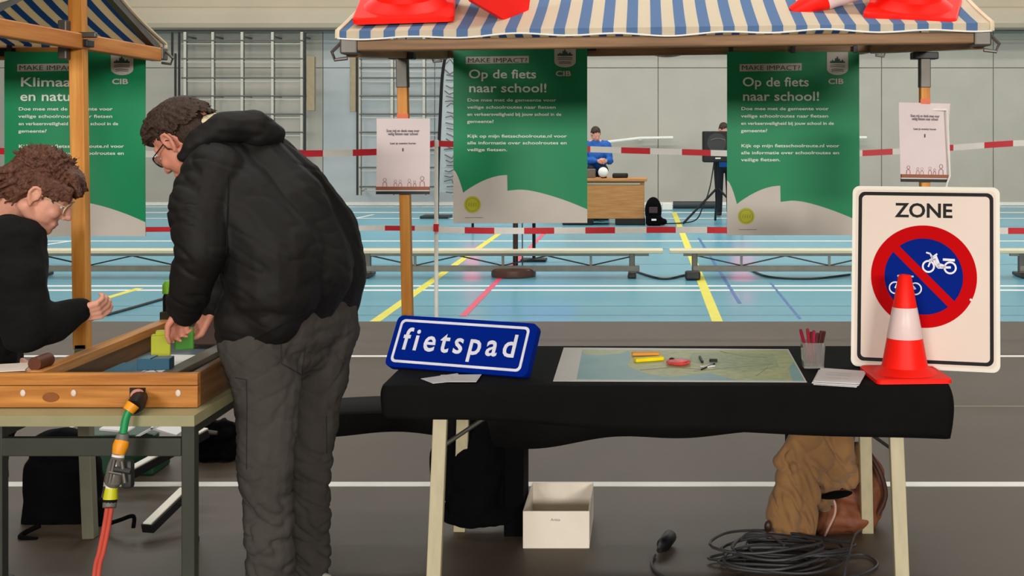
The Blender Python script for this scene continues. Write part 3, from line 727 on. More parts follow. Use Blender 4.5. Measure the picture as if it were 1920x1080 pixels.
# ============================================================ MARKET STALLS
def canopy(x0, x1, yf, yr, yb, zf, zr, zb, m, parent, hemf, hemb, tilt=0.0):
    nx = int((x1-x0)/0.018); T = []
    def pos(x, t):
        v = pos0(x, t); v.z += tilt*(x-(x0+x1)/2); return v
    def pos0(x, t):
        # t 0..1 front hem, 1..2 front slope, 2..3 back slope, 3..4 back hem
        wv = 0.5+0.5*math.sin(x*19)+0.4*math.sin(x*7.3+1)
        if t <= 1:
            k = 1-t; return Vector((x, yf-0.028-0.006*wv, zf+0.03-k*hemf*(0.65+0.35*wv)))
        if t <= 2:
            k = t-1; s = math.sin(PI*k); return Vector((x, yf-0.03+(yr-yf+0.03)*k, zf+0.03+(zr-zf-0.03)*k-s*0.035-0.007*s*math.sin(x*11)))
        if t <= 3:
            k = t-2; s = math.sin(PI*k); return Vector((x, yr+(yb-yr+0.03)*k, zr+(zb+0.03-zr)*k-s*0.03-0.006*s*math.sin(x*9)))
        k = t-3; return Vector((x, yb+0.032+0.008*wv, zb+0.03-k*hemb*(0.7+0.3*math.sin(x*14))))
    ts = [0, 0.35, 0.7, 1.0]+[1+k/12 for k in range(1, 13)]+[2+k/12 for k in range(1, 13)]+[3.35, 3.7, 4.0]
    bm = nb(); G = [[bm.verts.new(pos(x0+(x1-x0)*i/nx, t)) for t in ts] for i in range(nx+1)]
    for i in range(nx):
        for j in range(len(ts)-1): bm.faces.new((G[i][j], G[i+1][j], G[i+1][j+1], G[i][j+1]))
    o = obj('canopy', bm, m, parent, True)
    s = o.modifiers.new('s', 'SOLIDIFY'); s.thickness = 0.003
    bm = nb(); tube(bm, [pos(x0+(x1-x0)*i/120, 0)+Vector((0, -0.003, 0)) for i in range(121)], 0.003, 6); obj('piping', bm, M_WHITE, o, True)
    bm = nb(); tube(bm, [pos(x0+(x1-x0)*i/120, 4) for i in range(121)], 0.0045, 6); obj('piping', bm, M_WHITE, o, True)
    for x in (x0, x1):
        bm = nb(); tube(bm, [pos(x, t) for t in ts], 0.008, 6); obj('end_hem', bm, mat('cream hem', (222, 206, 176), 0.7), o, True)
    return pos
STR = stripes('blue cream striped canvas', 0.0775, (236, 222, 192), (58, 112, 168), 0.02)
STR1 = stripes('faded blue white striped canvas', 0.0775, (236, 224, 200), (104, 140, 188), 0.012)
def stall(label, x0, x1, yf, yp, yb, zf, zp, zb, zr, posts, m, beams, legz, leg_m, tilt=0.0):
    BX, BY = beams; tl = tilt*(x1-x0)/2; zf0, zb0 = zf, zb
    t = thing('market_stall', label, 'market stall', ((x0+x1)/2, yp, 0))
    bm = nb(); bar(bm, (x0-0.02, yf, zf-tl), (x1+0.02, yf, zf+tl), 0.045, 0.036, 0.005); obj('front_beam', bm, BX, t)
    bm = nb(); bar(bm, (x0-0.02, yb, zb-tl), (x1+0.02, yb, zb+tl), 0.045, 0.055, 0.005); obj('back_beam', bm, BX, t)
    bm = nb(); bar(bm, (x0, yp, zr-0.03), (x1, yp, zr-0.03), 0.045, 0.05, 0.005); obj('ridge_beam', bm, BX, t)
    for x in (x0, x1):
        zf = zf0+(tl if x == x1 else -tl); zb = zb0+(tl if x == x1 else -tl)
        bm = nb(); bar(bm, (x, yf+0.03, zf-0.005), (x, yb-0.03, zb-0.005), 0.045, 0.06, 0.005); sb = obj('side_beam', bm, BY, t)
        bm = nb(); bar(bm, (x, yf+0.03, zf+0.02), (x, yp, zr-0.035), 0.03, 0.03); bar(bm, (x, yp, zr-0.035), (x, yb-0.03, zb+0.02), 0.03, 0.03); obj('rafter', bm, M_STEEL, t)
        for y, z in ((yf, zf), (yb, zb)):
            bm = nb(); box(bm, (x, y, z), (0.056, 0.06, 0.056), bev=0.006); cp = obj('corner_cap', bm, M_STEEL, t)
            bm = nb(); s = 1 if x == x1 else -1; tube(bm, [(x+s*0.03, y, z+0.01), (x+s*0.06, y, z-0.02), (x+s*0.05, y, z-0.045), (x+s*0.01, y, z-0.04)], 0.006, 6); obj('hook', bm, M_STEEL, cp, True)
    for (xt, xb, bw, zb_, slz) in posts:
        ztop = zr-0.03
        def px(z): return xb+(xt-xb)*(z-zb_)/(zp-zb_)
        if slz: 
            bm = nb(); bar(bm, (px(zp-0.145), yp, zp-0.145), (px(zp-0.03), yp, zp-0.03), bw+0.004, 0.05, 0.003, Vector((0, 1, 0))); sl = obj('post_sleeve', bm, M_STEEL, t)
            bm = nb(); bar(bm, (px(zp)-0.0, yp, zp-0.04), (px(zp), yp, ztop), 0.03, 0.03, 0, Vector((0, 1, 0))); obj('king_post', bm, M_STEEL, t)
            ptop = zp-0.1
        else: ptop = ztop
        bm = nb(); bar(bm, (px(zb_), yp, zb_), (px(ptop), yp, ptop), bw, 0.045, 0.004, Vector((0, 1, 0))); po = obj('post', bm, M_POST, t)
        bm = nb(); box(bm, (px(zp), yp, zp-0.02), (0.1, 0.06, 0.028), bev=0.004); obj('bracket', bm, M_DSTEEL, t)
        if not slz:
            bm = nb(); box(bm, (px(zp)-0.035, yp-0.02, zp-0.01), (0.035, 0.075, 0.15), bev=0.006); box(bm, (px(zp)+0.05, yp-0.03, zp+0.01), (0.07, 0.02, 0.022), bev=0.005); obj('clamp', bm, M_STEEL, t)
        if legz:
            bm = nb(); bar(bm, (px(zb_), yp, zb_+0.02), (px(zb_)+0.03*(1 if xb < 0 else 1), yp, 0.0), bw*0.82, 0.045, 0.003, Vector((0, 1, 0))); obj('metal_leg', bm, leg_m, t)
    return t
YP, YFr, YBk = 4.80, 3.95, 5.80
st1 = stall('wooden market stall with blue and cream striped canopy above the black covered table', -0.946, 1.083, YFr, YP, YBk, 1.838, 1.865, 1.936, 2.27,
            [((754-CX)/F*YP, (768-CX)/F*YP, 0.040, 0.478, True), ((1733-CX)/F*YP, (1735-CX)/F*YP, 0.036, 0.478, True)], STR1, (M_BEAMOLD, M_BEAMOLDY), False, M_OLIVE, 0.013)
cp1 = canopy(-0.98, 1.11, YFr, YP, YBk, 1.853, 2.285, 1.95, STR1, st1, 0.026, 0.075, 0.013)
st2 = stall('wooden market stall with striped canopy cut off at the left edge', -4.2, -2.15, 3.92, 4.68, 5.44, 1.90, 1.905, 1.893, 2.22,
            [(-2.16, -2.143, 0.056, 0.72, False), (-4.2, -4.2, 0.056, 0.72, False)], STR, (M_BEAM, M_BEAMY), True, M_OLIVE)
cp2 = canopy(-4.23, -2.135, 3.92, 4.68, 5.44, 1.912, 2.245, 1.91, STR, st2, 0.05, 0.03)
bm = nb(); box(bm, W(8, 98, 5.40), (0.09, 0.02, 0.035)); obj('strap', bm, M_BLACK, st2)
bm = nb(); box(bm, W(1098, 88, 5.76), (0.10, 0.012, 0.035)); obj('strap', bm, M_BLACK, st1)
bm = nb(); box(bm, W(755, 219, YP-0.027), (0.044, 0.006, 0.022)); obj('orange_tape', bm, mat('orange tape', (222, 110, 70), 0.5), st1)
bm = nb(); box(bm, W(1735, 190, YP-0.027), (0.038, 0.006, 0.02)); obj('orange_tape', bm, mat('orange tape', (222, 110, 70), 0.5), st1)

# low black covered plank between the posts
t = thing('low_bench', 'low plank under a black cloth, running behind the table at post foot height', 'bench', (-0.1, YP, 0))
bm = nb(); box(bm, (-0.17, YP, 0.445), (2.54, 0.26, 0.035), bev=0.004); obj('plank', bm, M_BLACKF, t)
bm = nb(); n = 90; rows = []
for i in range(n+1):
    x = -1.46+2.58*i/n; px_ = CX+F*x/4.66
    hem = 0.405-0.05*math.exp(-((px_-1010)/170)**2)-0.012*math.sin(x*9)-0.02*(x < -1.0)*0
    zz = 0.468+0.012*math.sin(x*5); hb = hem-0.02
    rows.append([bm.verts.new(v) for v in ((x, YP+0.15, hb), (x, YP+0.145, zz), (x, YP+0.13, zz+0.008), (x, YP-0.13, zz+0.008), (x, YP-0.145, zz), (x, YP-0.155-0.01*math.sin(x*14), hem))])
for a, b in zip(rows, rows[1:]):
    for k in range(5): bm.faces.new((a[k], a[k+1], b[k+1], b[k]))
c = obj('cloth', bm, M_BLACKC, t, True); s = c.modifiers.new('s', 'SOLIDIFY'); s.thickness = 0.004
for x in (-1.36, -0.50, 0.60):
    bm = nb(); box(bm, (x, YP, 0.21), (0.075, 0.22, 0.43), bev=0.008); obj('leg', bm, M_BLACKF, t)

# ------------------------------------------------------------ banners
def banner(label, pxl, pxr, pyt, Y, Hm, head1, headsz, xf, paras, tilt=0.0, wave=0.010, seed=0):
    Wm = (pxr-pxl)/F*Y; o = W(pxl, pyt, Y)
    t = thing('banner', label, 'banner', o+Vector((Wm/2, 0, -Hm)), 0, 'green school campaign banners')
    M = plane(o, (1, 0.0, 0), (tilt, 0, 1))
    def wp(x, y): 
        return wave*(math.sin(x/Wm*5+seed)+0.5*math.sin(x/Wm*9+y*5+seed))*(0.3+0.7*min(1, -y/Hm))
    nx, nz = 26, 30; bm = nb()
    for side in (0, -0.0016):
        G = [[bm.verts.new(M @ Vector((Wm*i/nx, -Hm*j/nz, wp(Wm*i/nx, -Hm*j/nz)+side))) for j in range(nz+1)] for i in range(nx+1)]
        for i in range(nx):
            for j in range(nz): bm.faces.new((G[i][j], G[i][j+1], G[i+1][j+1], G[i+1][j]))
    obj('sheet', bm, M_GREEN, t, True)
    def poly(name, pts, m, z, sub=True):
        bm = nb(); vs = [bm.verts.new(Vector((u*Wm, -v*Hm, z))) for u, v in pts]; f = bm.faces.new(vs)
        bmesh.ops.triangulate(bm, faces=[f]); bmesh.ops.subdivide_edges(bm, edges=bm.edges[:], cuts=3, use_grid_fill=True)
        bmesh.ops.triangulate(bm, faces=bm.faces[:])
        for v in bm.verts:
            v.co.z += wp(v.co.x, v.co.y); v.co = M @ v.co
        for f in bm.faces:
            f.normal_update()
            if f.normal.y > 0: f.normal_flip()
        me = bpy.data.meshes.new(name); bm.to_mesh(me); bm.free(); return finish(name, me, m, t)
    # leaf shaped white foot, in vertical strips so that it follows the cloth
    def edge(u):
        if u < 0.075:
            k = u/0.075; return 0.70+0.13*k**1.6
        if u < 0.405:
            k = (u-0.075)/0.33; return 0.83-0.10*math.sin(k*PI/2)**0.9
        k = (u-0.385)/0.615; k = max(0, k); return 0.82-0.012*math.sin(min(1, k*3)*PI/2)+0.118*max(0, k-0.15)**1.5*1.25
    bm = nb(); us = sorted(set([k/60 for k in range(61)]+[0.075, 0.404, 0.406])); prev = None
    for u in us:
        col = [bm.verts.new(M @ Vector((u*Wm, -v*Hm, 0.0022+wp(u*Wm, -v*Hm)))) for v in [edge(u)+(1-edge(u))*k/8 for k in range(9)]]
        if prev:
            for k in range(8): bm.faces.new((prev[k], prev[k+1], col[k+1], col[k]))
        prev = col
    obj('white_leaf_print', bm, M_BWHITE, t, True)
    a = 0.145; poly('badge', [(a+0.062*math.cos(q), 0.895+0.062*Wm/Hm*math.sin(q)) for q in [2*PI*k/28 for k in range(28)]], M_LIME, 0.005)
    bm = nb(); r = 0.05*Wm; cx, cy = a*Wm, -0.895*Hm
    zc = 0.0075+wp(cx, cy)
    ring2(bm, circ(cx, cy, r, r, 28), circ(cx, cy, r*0.93, r*0.93, 28), M, zc, zc+0.0006)
    for k in range(4): stroke(bm, [(cx-r*0.55+k*r*0.35, cy-r*0.25), (cx-r*0.45+k*r*0.35, cy+r*0.25)], r*0.09, M, zc, zc+0.0006)
    obj('badge_print', bm, M_LIMED, t)
    poly('fine_print', [(0.09, 0.967), (0.225, 0.967), (0.225, 0.970), (0.09, 0.970)], M_OLIVE, 0.005)
    x = 0.095
    poly('heading_plate', [(x, 0.068), (x+0.47, 0.062), (x+0.47, 0.102), (x, 0.108)], M_BWHITE, 0.004)
    text('heading', 'MAKE IMPACT?', (x+0.012)*Wm, -0.100*Hm, 0.037*Hm, M, M_BDARK, t, 0.0058, 0.0003, 0.0, width=0.44*Wm, warp=wp)
    for k, ln in enumerate(head1.split('\n')):
        text('title_line', ln, (x+0.02)*Wm, -(0.188+0.078*k)*Hm, 0.070*Hm, M, M_BTEXT, t, 0.0042, 0.0003, 0.0008, width=(xf if 'school' in ln or 'natuur' in ln else xf*(0.87 if 'fiets' in ln else 0.86))*Wm, warp=wp)
    for (v, s, wd) in paras:
        text('body_text', s, (x-0.01+0.02)*Wm, -v*Hm, 0.024*Hm, M, M_BTEXT, t, 0.0042, 0.0003, 0.0003, width=wd*Wm, warp=wp)
    sx0, sx1 = 0.755, 0.915
    shd = [(sx0, 0.002), (sx1, 0.002), (sx1, 0.095)]+[((sx0+sx1)/2+0.08*math.cos(q), 0.095+0.032*math.sin(q)) for q in [PI*k/10 for k in range(1, 10)]]+[(sx0, 0.095)]
    poly('shield', shd, M_BWHITE, 0.004)
    bm = nb(); cx = (sx0+sx1)/2*Wm; z0 = 0.0062+wp(cx, -0.05*Hm)
    for k, hgt in enumerate((0.010, 0.016, 0.012, 0.026, 0.034, 0.022, 0.012, 0.018, 0.009)):
        prism(bm, [(cx+(k-4.5)*0.0078, -0.062*Hm), (cx+(k-3.6)*0.0078, -0.062*Hm), (cx+(k-3.6)*0.0078, -0.062*Hm+hgt*0.7), (cx+(k-4.05)*0.0078, -0.062*Hm+hgt), (cx+(k-4.5)*0.0078, -0.062*Hm+hgt*0.7)], M, z0, z0+0.0005)
    for yy in (0.074, 0.083, 0.098, 0.106):
        stroke(bm, [(cx-0.034+(yy > 0.09)*0.006, -yy*Hm), (cx-0.01, -(yy-0.003)*Hm), (cx+0.034-(yy > 0.09)*0.006, -yy*Hm)], 0.0024, M, z0, z0+0.0005)
    obj('shield_print', bm, M_BDARK, t)
    text('small_logo', 'CIB', (sx0+0.008)*Wm, -0.175*Hm, 0.040*Hm, M, M_BWHITE, t, 0.0055, 0.0003, 0.0009, width=0.115*Wm, warp=wp)
    for x in (0.03, 0.5, 0.97):
        bm = nb(); box(bm, M @ Vector((x*Wm, 0.012, -0.003)), (0.02, 0.012, 0.035), bev=0.002); obj('clip', bm, M_DSTEEL, t)
    return t
P1 = [(0.318, 'Doe mee met de gemeente voor', 0.66), (0.358, 'veilige schoolroutes naar fietsen', 0.66), (0.398, 'en verkeersveiligheid bij jouw school in de', 0.70), (0.438, 'gemeente?', 0.2),
      (0.520, 'Kijk op mijn fietsschoolroute.nl voor', 0.74), (0.558, 'alle informatie over schoolroutes en', 0.74), (0.596, 'veilige fietsen.', 0.30)]
banner('green banner "Op de fiets naar school!" left of the two under the right stall', 850, 1101, 84, 5.745, 0.835, 'Op de fiets\nnaar school!', 0.07, 0.575, P1, 0.012, 0.009, 0.3)
banner('green banner "Op de fiets naar school!" right of the two, beside the ZONE sign', 1363, 1611, 97, 5.745, 0.86, 'Op de fiets\nnaar school!', 0.07, 0.575, P1, 0.006, 0.013, 2.2)
banner('green banner "Klimaat en natuur" under the left stall', 9, 273, 97, 5.385, 0.81, 'Klimaat\nen natuur', 0.07, 0.46, P1, 0.0, 0.008, 1.2)

# paper notices on posts
def notice(label, M, w_, h_, taper=0.0):
    t = thing('notice', label, 'notice', M @ Vector((w_/2, -h_, 0)), 0, 'printed paper notices on the stall posts')
    def wp(x, y): return 0.004*math.sin(x/w_*PI)+0.002*math.sin(y*20)
    bm = nb()
    for sd in (0, -0.001):
        G = [[bm.verts.new(M @ Vector((w_*i/10+taper*(0.5-i/10)*(1+y_/1.0), -h_*(-y_), wp(w_*i/10, h_*y_)+sd))) for y_ in [-j/12 for j in range(13)]] for i in range(11)]
        for i in range(10):
            for j in range(12): bm.faces.new((G[i][j], G[i][j+1], G[i+1][j+1], G[i+1][j]))
    obj('sheet', bm, M_PAPER, t, True)
    text('text_line', 'Scan mij en denk mee over\nveilig fietsen naar school', w_*0.5, -h_*0.19, 0.0150, M, M_INK, t, 0.0065, 0.0002, 0.0002, 'CENTER', width=w_*0.62, line=0.8)
    text('text_line', 'Laat je mening horen', w_*0.5, -h_*0.36, 0.011, M, M_INK, t, 0.0065, 0.0002, 0.0002, 'CENTER', width=w_*0.48)
    bm = nb()
    stroke(bm, [(w_*0.5, -h_*0.42), (w_*0.5, -h_*0.455)], 0.005, M, 0.006, 0.0066); obj('arrow_print', bm, M_INK, t)
    for k, (cx, sc) in enumerate(((0.16, 1), (0.36, 0.8), (0.45, 0.8), (0.62, 0.9), (0.72, 0.7), (0.86, 1.2))):
        bm = nb(); cx *= w_; y = -h_*0.955; s = 0.013*sc
        ring2(bm, circ(cx, y+s*2.1, s*0.5, s*0.55, 12), circ(cx, y+s*2.1, s*0.4, s*0.45, 12), M, 0.005, 0.0062)
        stroke(bm, [(cx-s*0.6, y), (cx-s*0.5, y+s*1.2), (cx, y+s*1.5), (cx+s*0.5, y+s*1.2), (cx+s*0.6, y)], 0.0016, M, 0.005, 0.0062)
        obj('figure_drawing', bm, M_INKR, t)
    bm = nb(); box(bm, M @ Vector((w_*0.5, -h_*0.975, 0.009)), (w_*1.0, 0.012, 0.013), M.to_3x3() @ Matrix.Rotation(PI/2, 3, 'X'), 0.0)
    obj('wooden_clamp_bar', bm, mat('reddish clamp wood', (150, 92, 66), 0.5), t)
    bm = nb(); box(bm, M @ Vector((w_*0.5, -h_*0.975-0.017, 0.007)), (w_*1.0, 0.008, 0.012), M.to_3x3() @ Matrix.Rotation(PI/2, 3, 'X')); obj('dark_clamp_bar', bm, M_DSTEEL, t)
    bm = nb(); box(bm, M @ Vector((w_*0.5, -h_*0.975-0.0085, 0.006)), (w_*1.0, 0.006, 0.005), M.to_3x3() @ Matrix.Rotation(PI/2, 3, 'X')); obj('light_clamp_bar', bm, M_PAPERW, t)
    return t
notice('white printed notice on the left stall post, next to the man', plane(W(706, 222, YP-0.04), (1, 0, 0), (-0.01, 0, 1)), 0.207, 0.278)
notice('white printed notice on the right stall post, above the ZONE sign', plane(W(1690, 192, YP-0.04), (1, 0.18, -0.02), (0.045, 0.02, 1)), 0.192, 0.292, -0.02)
bm = nb(); tube(bm, [W(1776, 205, 4.77), W(1781, 330, 4.77), W(1776, 343, 4.77), W(1774, 352, 4.77)], 0.004, 6); tube(bm, [W(1775, 206, 4.77), W(1745, 206, 4.785)], 0.004, 6); obj('wire_holder', bm, M_WHITE, st1, True)

# ============================================================ RIGHT TABLE
TX0, TX1, TY0, TY1, TZ = -0.833, 0.972, 3.90, 4.62, 0.742
t = thing('trestle_table', 'long folding table with cream legs under the black cloth', 'table', (0.07, 4.26, 0))
bm = nb(); box(bm, (0.07, 4.26, 0.722), (TX1-TX0-0.04, TY1-TY0-0.03, 0.025), bev=0.004); obj('tabletop', bm, M_TTOP, t)
def leg2(bm, pt, pb, Yt, Yb, w_=0.045):
    a = W(pt[0], 0, Yt); a.z = 0.70; b = W(pb, 0, Yb); b.z = 0.0
    bar(bm, a, b, w_, 0.03, 0.003, Vector((0, 1, 0))); return a, b
ends = []
for (xt, xb, Yt, Yb) in ((828, 810, 3.97, 3.86), (871, 862, 4.52, 4.76), (1677, 1694, 3.97, 3.86), (1619, 1626, 4.52, 4.74)):
    bm = nb(); ends.append(leg2(bm, (xt, 0), xb, Yt, Yb)); obj('leg', bm, M_CREAM, t)
for i, j in ((0, 1), (2, 3)):
    bm = nb(); tube(bm, [ends[i][0]+Vector((0, 0.02, -0.03)), ends[j][0]+Vector((0, 0, -0.03))], 0.014, 8); obj('cross_tube', bm, M_CREAM, t, True)
bm = nb(); tube(bm, [W(828, 838, 4.2), W(910, 783, 4.3)], 0.008, 8); obj('brace', bm, M_STEEL, t, True)
bm = nb(); tube(bm, [W(1672, 842, 4.3), W(1630, 812, 4.25), W(1560, 780, 4.2)], 0.006, 8); obj('brace', bm, M_DSTEEL, t, True)
# the cloth, one mesh: top, soft edge, wavy skirt
def per(n=44):
    r = 0.02; P = []
    def seg(a, b, nn, no):
        for k in range(nn): q = k/nn; P.append((Vector((a[0]+(b[0]-a[0])*q, a[1]+(b[1]-a[1])*q)), Vector(no)))
    def arc(cx, cy, a0):
        for k in range(5): a = math.radians(a0+90*k/5); P.append((Vector((cx+r*math.cos(a), cy+r*math.sin(a))), Vector((math.cos(a), math.sin(a)))))
    x0, x1, y0, y1 = TX0, TX1, TY0, TY1
    seg((x0+r, y0), (x1-r, y0), 120, (0, -1)); arc(x1-r, y0+r, 270)
    seg((x1, y0+r), (x1, y1-r), 40, (1, 0)); arc(x1-r, y1-r, 0)
    seg((x1-r, y1), (x0+r, y1), 80, (0, 1)); arc(x0+r, y1-r, 90)
    seg((x0, y1-r), (x0, y0+r), 40, (-1, 0)); arc(x0+r, y0+r, 180)
    return P
Pm = per(); bm = nb(); rings = []
c0 = Vector(((TX0+TX1)/2, (TY0+TY1)/2))
for q in (0.25, 0.6, 0.9, 0.985):
    rings.append([bm.verts.new((c0.x+(p.x-c0.x)*q, c0.y+(p.y-c0.y)*q, TZ+0.0)) for p, n_ in Pm])
def hemz(p, n_):
    f = (p.x-TX0)/(TX1-TX0)
    if n_.y > 0.7: return 0.62
    base = 0.645-0.02*min(1, f*2.2)-0.052*f**1.2
    if n_.y < -0.7: base += 0.004*math.sin(p.x*9)
    if n_.x < -0.5: base = 0.65+0.02*(p.y-TY0)
    return base
for k in range(9):
    q = k/8; rg = []
    for p, n_ in Pm:
        hz = hemz(p, n_); z = TZ-0.002-(TZ-hz)*q**1.1 if k else TZ-0.002
        out = 0.002+0.006*math.sin(min(1, q*3)*PI/2)+q*0.010*math.sin(p.x*8+1)*abs(n_.y)+q*0.012*math.sin(p.y*17)*abs(n_.x)
        cr = max(0, 1-((p-Vector((TX1, TY0))).length)/0.22); out += 0.012*cr*math.sin(q*PI)
        cl = max(0, 1-((p-Vector((TX0, TY0))).length)/0.12); out += 0.004*cl*math.sin(q*PI)
        rg.append(bm.verts.new((p.x+n_.x*out, p.y+n_.y*out, z)))
    rings.append(rg)
for a, b in zip(rings, rings[1:]):
    n = len(a)
    for k in range(n): bm.faces.new((a[k], a[(k+1) % n], b[(k+1) % n], b[k]))
bm.faces.new(rings[0])
cl = obj('tablecloth', bm, M_BLACKC, None, True, label='black cloth draped over the long table with the signs and map', category='tablecloth')
s = cl.modifiers.new('s', 'SOLIDIFY'); s.thickness = 0.002; s.offset = -1
ZT = TZ+0.0012

# fietspad sign
bl = Vector((-0.890, 4.195, ZT)); br = Vector((-0.385, 4.00, ZT)); ex = (br-bl).normalized(); wS = (br-bl).length
MS = plane(bl+Vector((0, 0, 0.004)), ex, Vector((0.0, 0.098, 0.16))); hS = 0.186
t = thing('street_sign', 'blue sign reading "fietspad" leaning on the left end of the table', 'sign', (bl+br)/2)
bm = nb(); prism(bm, rrect(0, 0, wS, hS, 0.022), MS, -0.03, 0); obj('plate', bm, M_SBLUE, t)
bm = nb(); ring2(bm, rrect(0.018, 0.016, wS-0.026, hS-0.014, 0.018), rrect(0.027, 0.025, wS-0.035, hS-0.023, 0.012), MS, 0, 0.0015); obj('white_border', bm, M_SICON, t)
text('lettering', 'fietspad', 0.046, 0.064, 0.112, MS, M_SICON, t, 0.001, 0.0008, 0.0016, width=wS-0.108, space=1.32)
bm = nb(); bar(bm, MS @ Vector((wS*0.5, hS*0.8, -0.03)), Vector(((bl.x+br.x)/2+0.02, 4.36, ZT+0.008)), 0.10, 0.008, up=Vector((0, 1, 0))); obj('prop', bm, M_STEEL, t)

# ZONE sign
bl = Vector((0.707, 4.20, ZT+0.003)); br = Vector((1.183, 4.075, ZT+0.003)); wZ = (br-bl).length; hZ = 0.618
MZ = plane(bl, br-bl, Vector((0.015, 0.075, 0.61)))
t = thing('zone_sign', 'tall white sign reading ZONE with a red and blue no cycles and mopeds disc', 'sign', (bl+br)/2)
bm = nb(); prism(bm, rrect(0, 0, wZ, hZ, 0.024, 9), MZ, -0.022, 0.0); obj('plate', bm, M_SRIM, t)
bm = nb(); prism(bm, rrect(0.012, 0.012, wZ-0.012, hZ-0.012, 0.02, 9), MZ, 0.0, 0.0012); obj('face', bm, M_SWHITE, t)
bm = nb(); ring2(bm, rrect(0.021, 0.020, wZ-0.021, hZ-0.020, 0.022, 9), rrect(0.033, 0.032, wZ-0.033, hZ-0.032, 0.014, 9), MZ, 0.0012, 0.002); obj('black_border', bm, M_SBLACK, t)
def zp(x, y): return ((x-90)/727*wZ, (977-y)/902*hZ)
text('lettering', 'ZONE', zp(447, 0)[0], zp(0, 228)[1], 0.0675, MZ, M_SBLACK, t, 0.0012, 0.0006, 0.0016, 'CENTER', width=wZ*0.392)
cx, cy = zp(447, 522); sx = wZ/727; sy = hZ/902
bm = nb(); ring2(bm, circ(cx, cy, 260*sx, 253*sy, 72), circ(cx, cy, 193*sx, 188*sy, 72), MZ, 0.0012, 0.0026); obj('red_ring', bm, M_SRED, t)
bm = nb(); prism(bm, circ(cx, cy, 195*sx, 190*sy, 72), MZ, 0.0012, 0.002); obj('blue_disc', bm, M_SBLUE, t)
bm = nb(); stroke(bm, [zp(315, 392), zp(577, 648)], 42*sx, MZ, 0.002, 0.0030); obj('red_slash', bm, M_SRED, t)
def wheel(bm, x, y, r, w_): a = zp(x, y); ring2(bm, circ(a[0], a[1], r*sx, r*sx, 28), circ(a[0], a[1], (r-w_)*sx, (r-w_)*sx, 28), MZ, 0.002, 0.0028)
def stk(bm, pts, w_): stroke(bm, [zp(*p) for p in pts], w_*sx, MZ, 0.002, 0.0028)
bm = nb(); wheel(bm, 471, 472, 32, 9); wheel(bm, 577, 476, 32, 9); stk(bm, [(471, 472), (490, 425), (478, 408), (462, 404)], 8); stk(bm, [(492, 425), (512, 410)], 8)
stk(bm, [(486, 420), (512, 468), (520, 476), (577, 474)], 11); stk(bm, [(505, 425), (520, 462), (545, 470)], 18); stk(bm, [(545, 436), (596, 438)], 12); stk(bm, [(478, 440), (505, 436)], 9)
obj('moped_symbol', bm, M_SICON, t)
bm = nb(); wheel(bm, 308, 582, 32, 7); wheel(bm, 408, 584, 32, 7); stk(bm, [(308, 582), (328, 540), (372, 545), (408, 584), (362, 586), (326, 545)], 7); stk(bm, [(328, 540), (322, 522), (342, 518)], 7)
stk(bm, [(362, 586), (388, 540), (380, 526)], 7); stk(bm, [(372, 524), (396, 524)], 8); obj('bicycle_symbol', bm, M_SICON, t)
bm = nb(); a = zp(677, 629); prism(bm, circ(a[0], a[1], 0.004, 0.004, 12), MZ, 0.0026, 0.0042); obj('rivet', bm, M_SICON, t)

# traffic cones
def cone_prof(r0, r1, z0, z1, n=2): return [(r0+(r1-r0)*k/n, z0+(z1-z0)*k/n) for k in range(n+1)]
def cone(label, M, s=1.0, group='red traffic cones with a white band'):
    t = thing('traffic_cone', label, 'traffic cone', M.translation, 0, group)
    M = M @ Matrix.Scale(s, 4)
    bm = nb()
    hw = 0.125; lay = []
    for (q, z, r) in ((1.0, 0.0, 0.02), (1.0, 0.012, 0.02), (0.97, 0.016, 0.02)): lay.append([M @ Vector((x, y, z)) for x, y in rrect(-hw*q, -hw*q, hw*q, hw*q, r, 7)])
    V = [[bm.verts.new(p) for p in L] for L in lay]
    n = len(V[0]); bm.faces.new(V[0][::-1])
    for a, b in zip(V, V[1:]):
        for k in range(n): bm.faces.new((a[k], a[(k+1) % n], b[(k+1) % n], b[k]))
    bm.faces.new(V[-1]); obj('base', bm, M_RED, t)
    def rad(z): return 0.077-(z-0.03)*0.1815
    bm = nb(); lathe(bm, [(0.108, 0.0155), (0.100, 0.022), (0.088, 0.028), (rad(0.035), 0.036), (rad(0.13), 0.13)], 48, M); obj('lower_cone', bm, M_RED, t, True)
    bm = nb(); lathe(bm, [(rad(0.13)+0.0004, 0.13), (rad(0.13)+0.0012, 0.132), (rad(0.232)+0.0012, 0.23), (rad(0.232)+0.0004, 0.232)], 48, M); obj('white_band', bm, M_BAND, t, True)
    bm = nb(); lathe(bm, [(rad(0.232), 0.232), (rad(0.335), 0.335), (rad(0.335)-0.004, 0.340), (rad(0.335)-0.008, 0.340), (rad(0.3)-0.008, 0.30)], 48, M); obj('tip', bm, M_RED, t, True)
    return t
pc = Vector(((1697-CX)/F*4.03, 4.035, ZT))
cone('red cone with white band standing on the table in front of the ZONE sign', Matrix.Translation(pc) @ Matrix.Rotation(0.06, 4, 'Z'), 0.985)
slope = math.atan2(0.40, 0.85)
def roofM(px, y, rz, dz=0.0, lie=None):
    Z = cp1(0, 1+(y-YFr+0.03)/(YP-YFr+0.03)).z; X = (px-CX)/F*y
    M = Matrix.Translation((X, y, Z+0.004+dz))
    return M, X, Z
def axisM(p, d, spin=0.0):
    return Matrix.Translation(p) @ Vector(d).normalized().to_track_quat('Z', 'Y').to_matrix().to_4x4() @ Matrix.Rotation(spin, 4, 'Z')
M, X, Z = roofM(762, 4.12, 0); cone('red cone standing at the left end of the right stall roof', M @ Matrix.Rotation(slope*0.8, 4, 'X') @ Matrix.Rotation(0.12, 4, 'Z') @ Matrix.Translation((0, 0, 0.0)), 1.3)
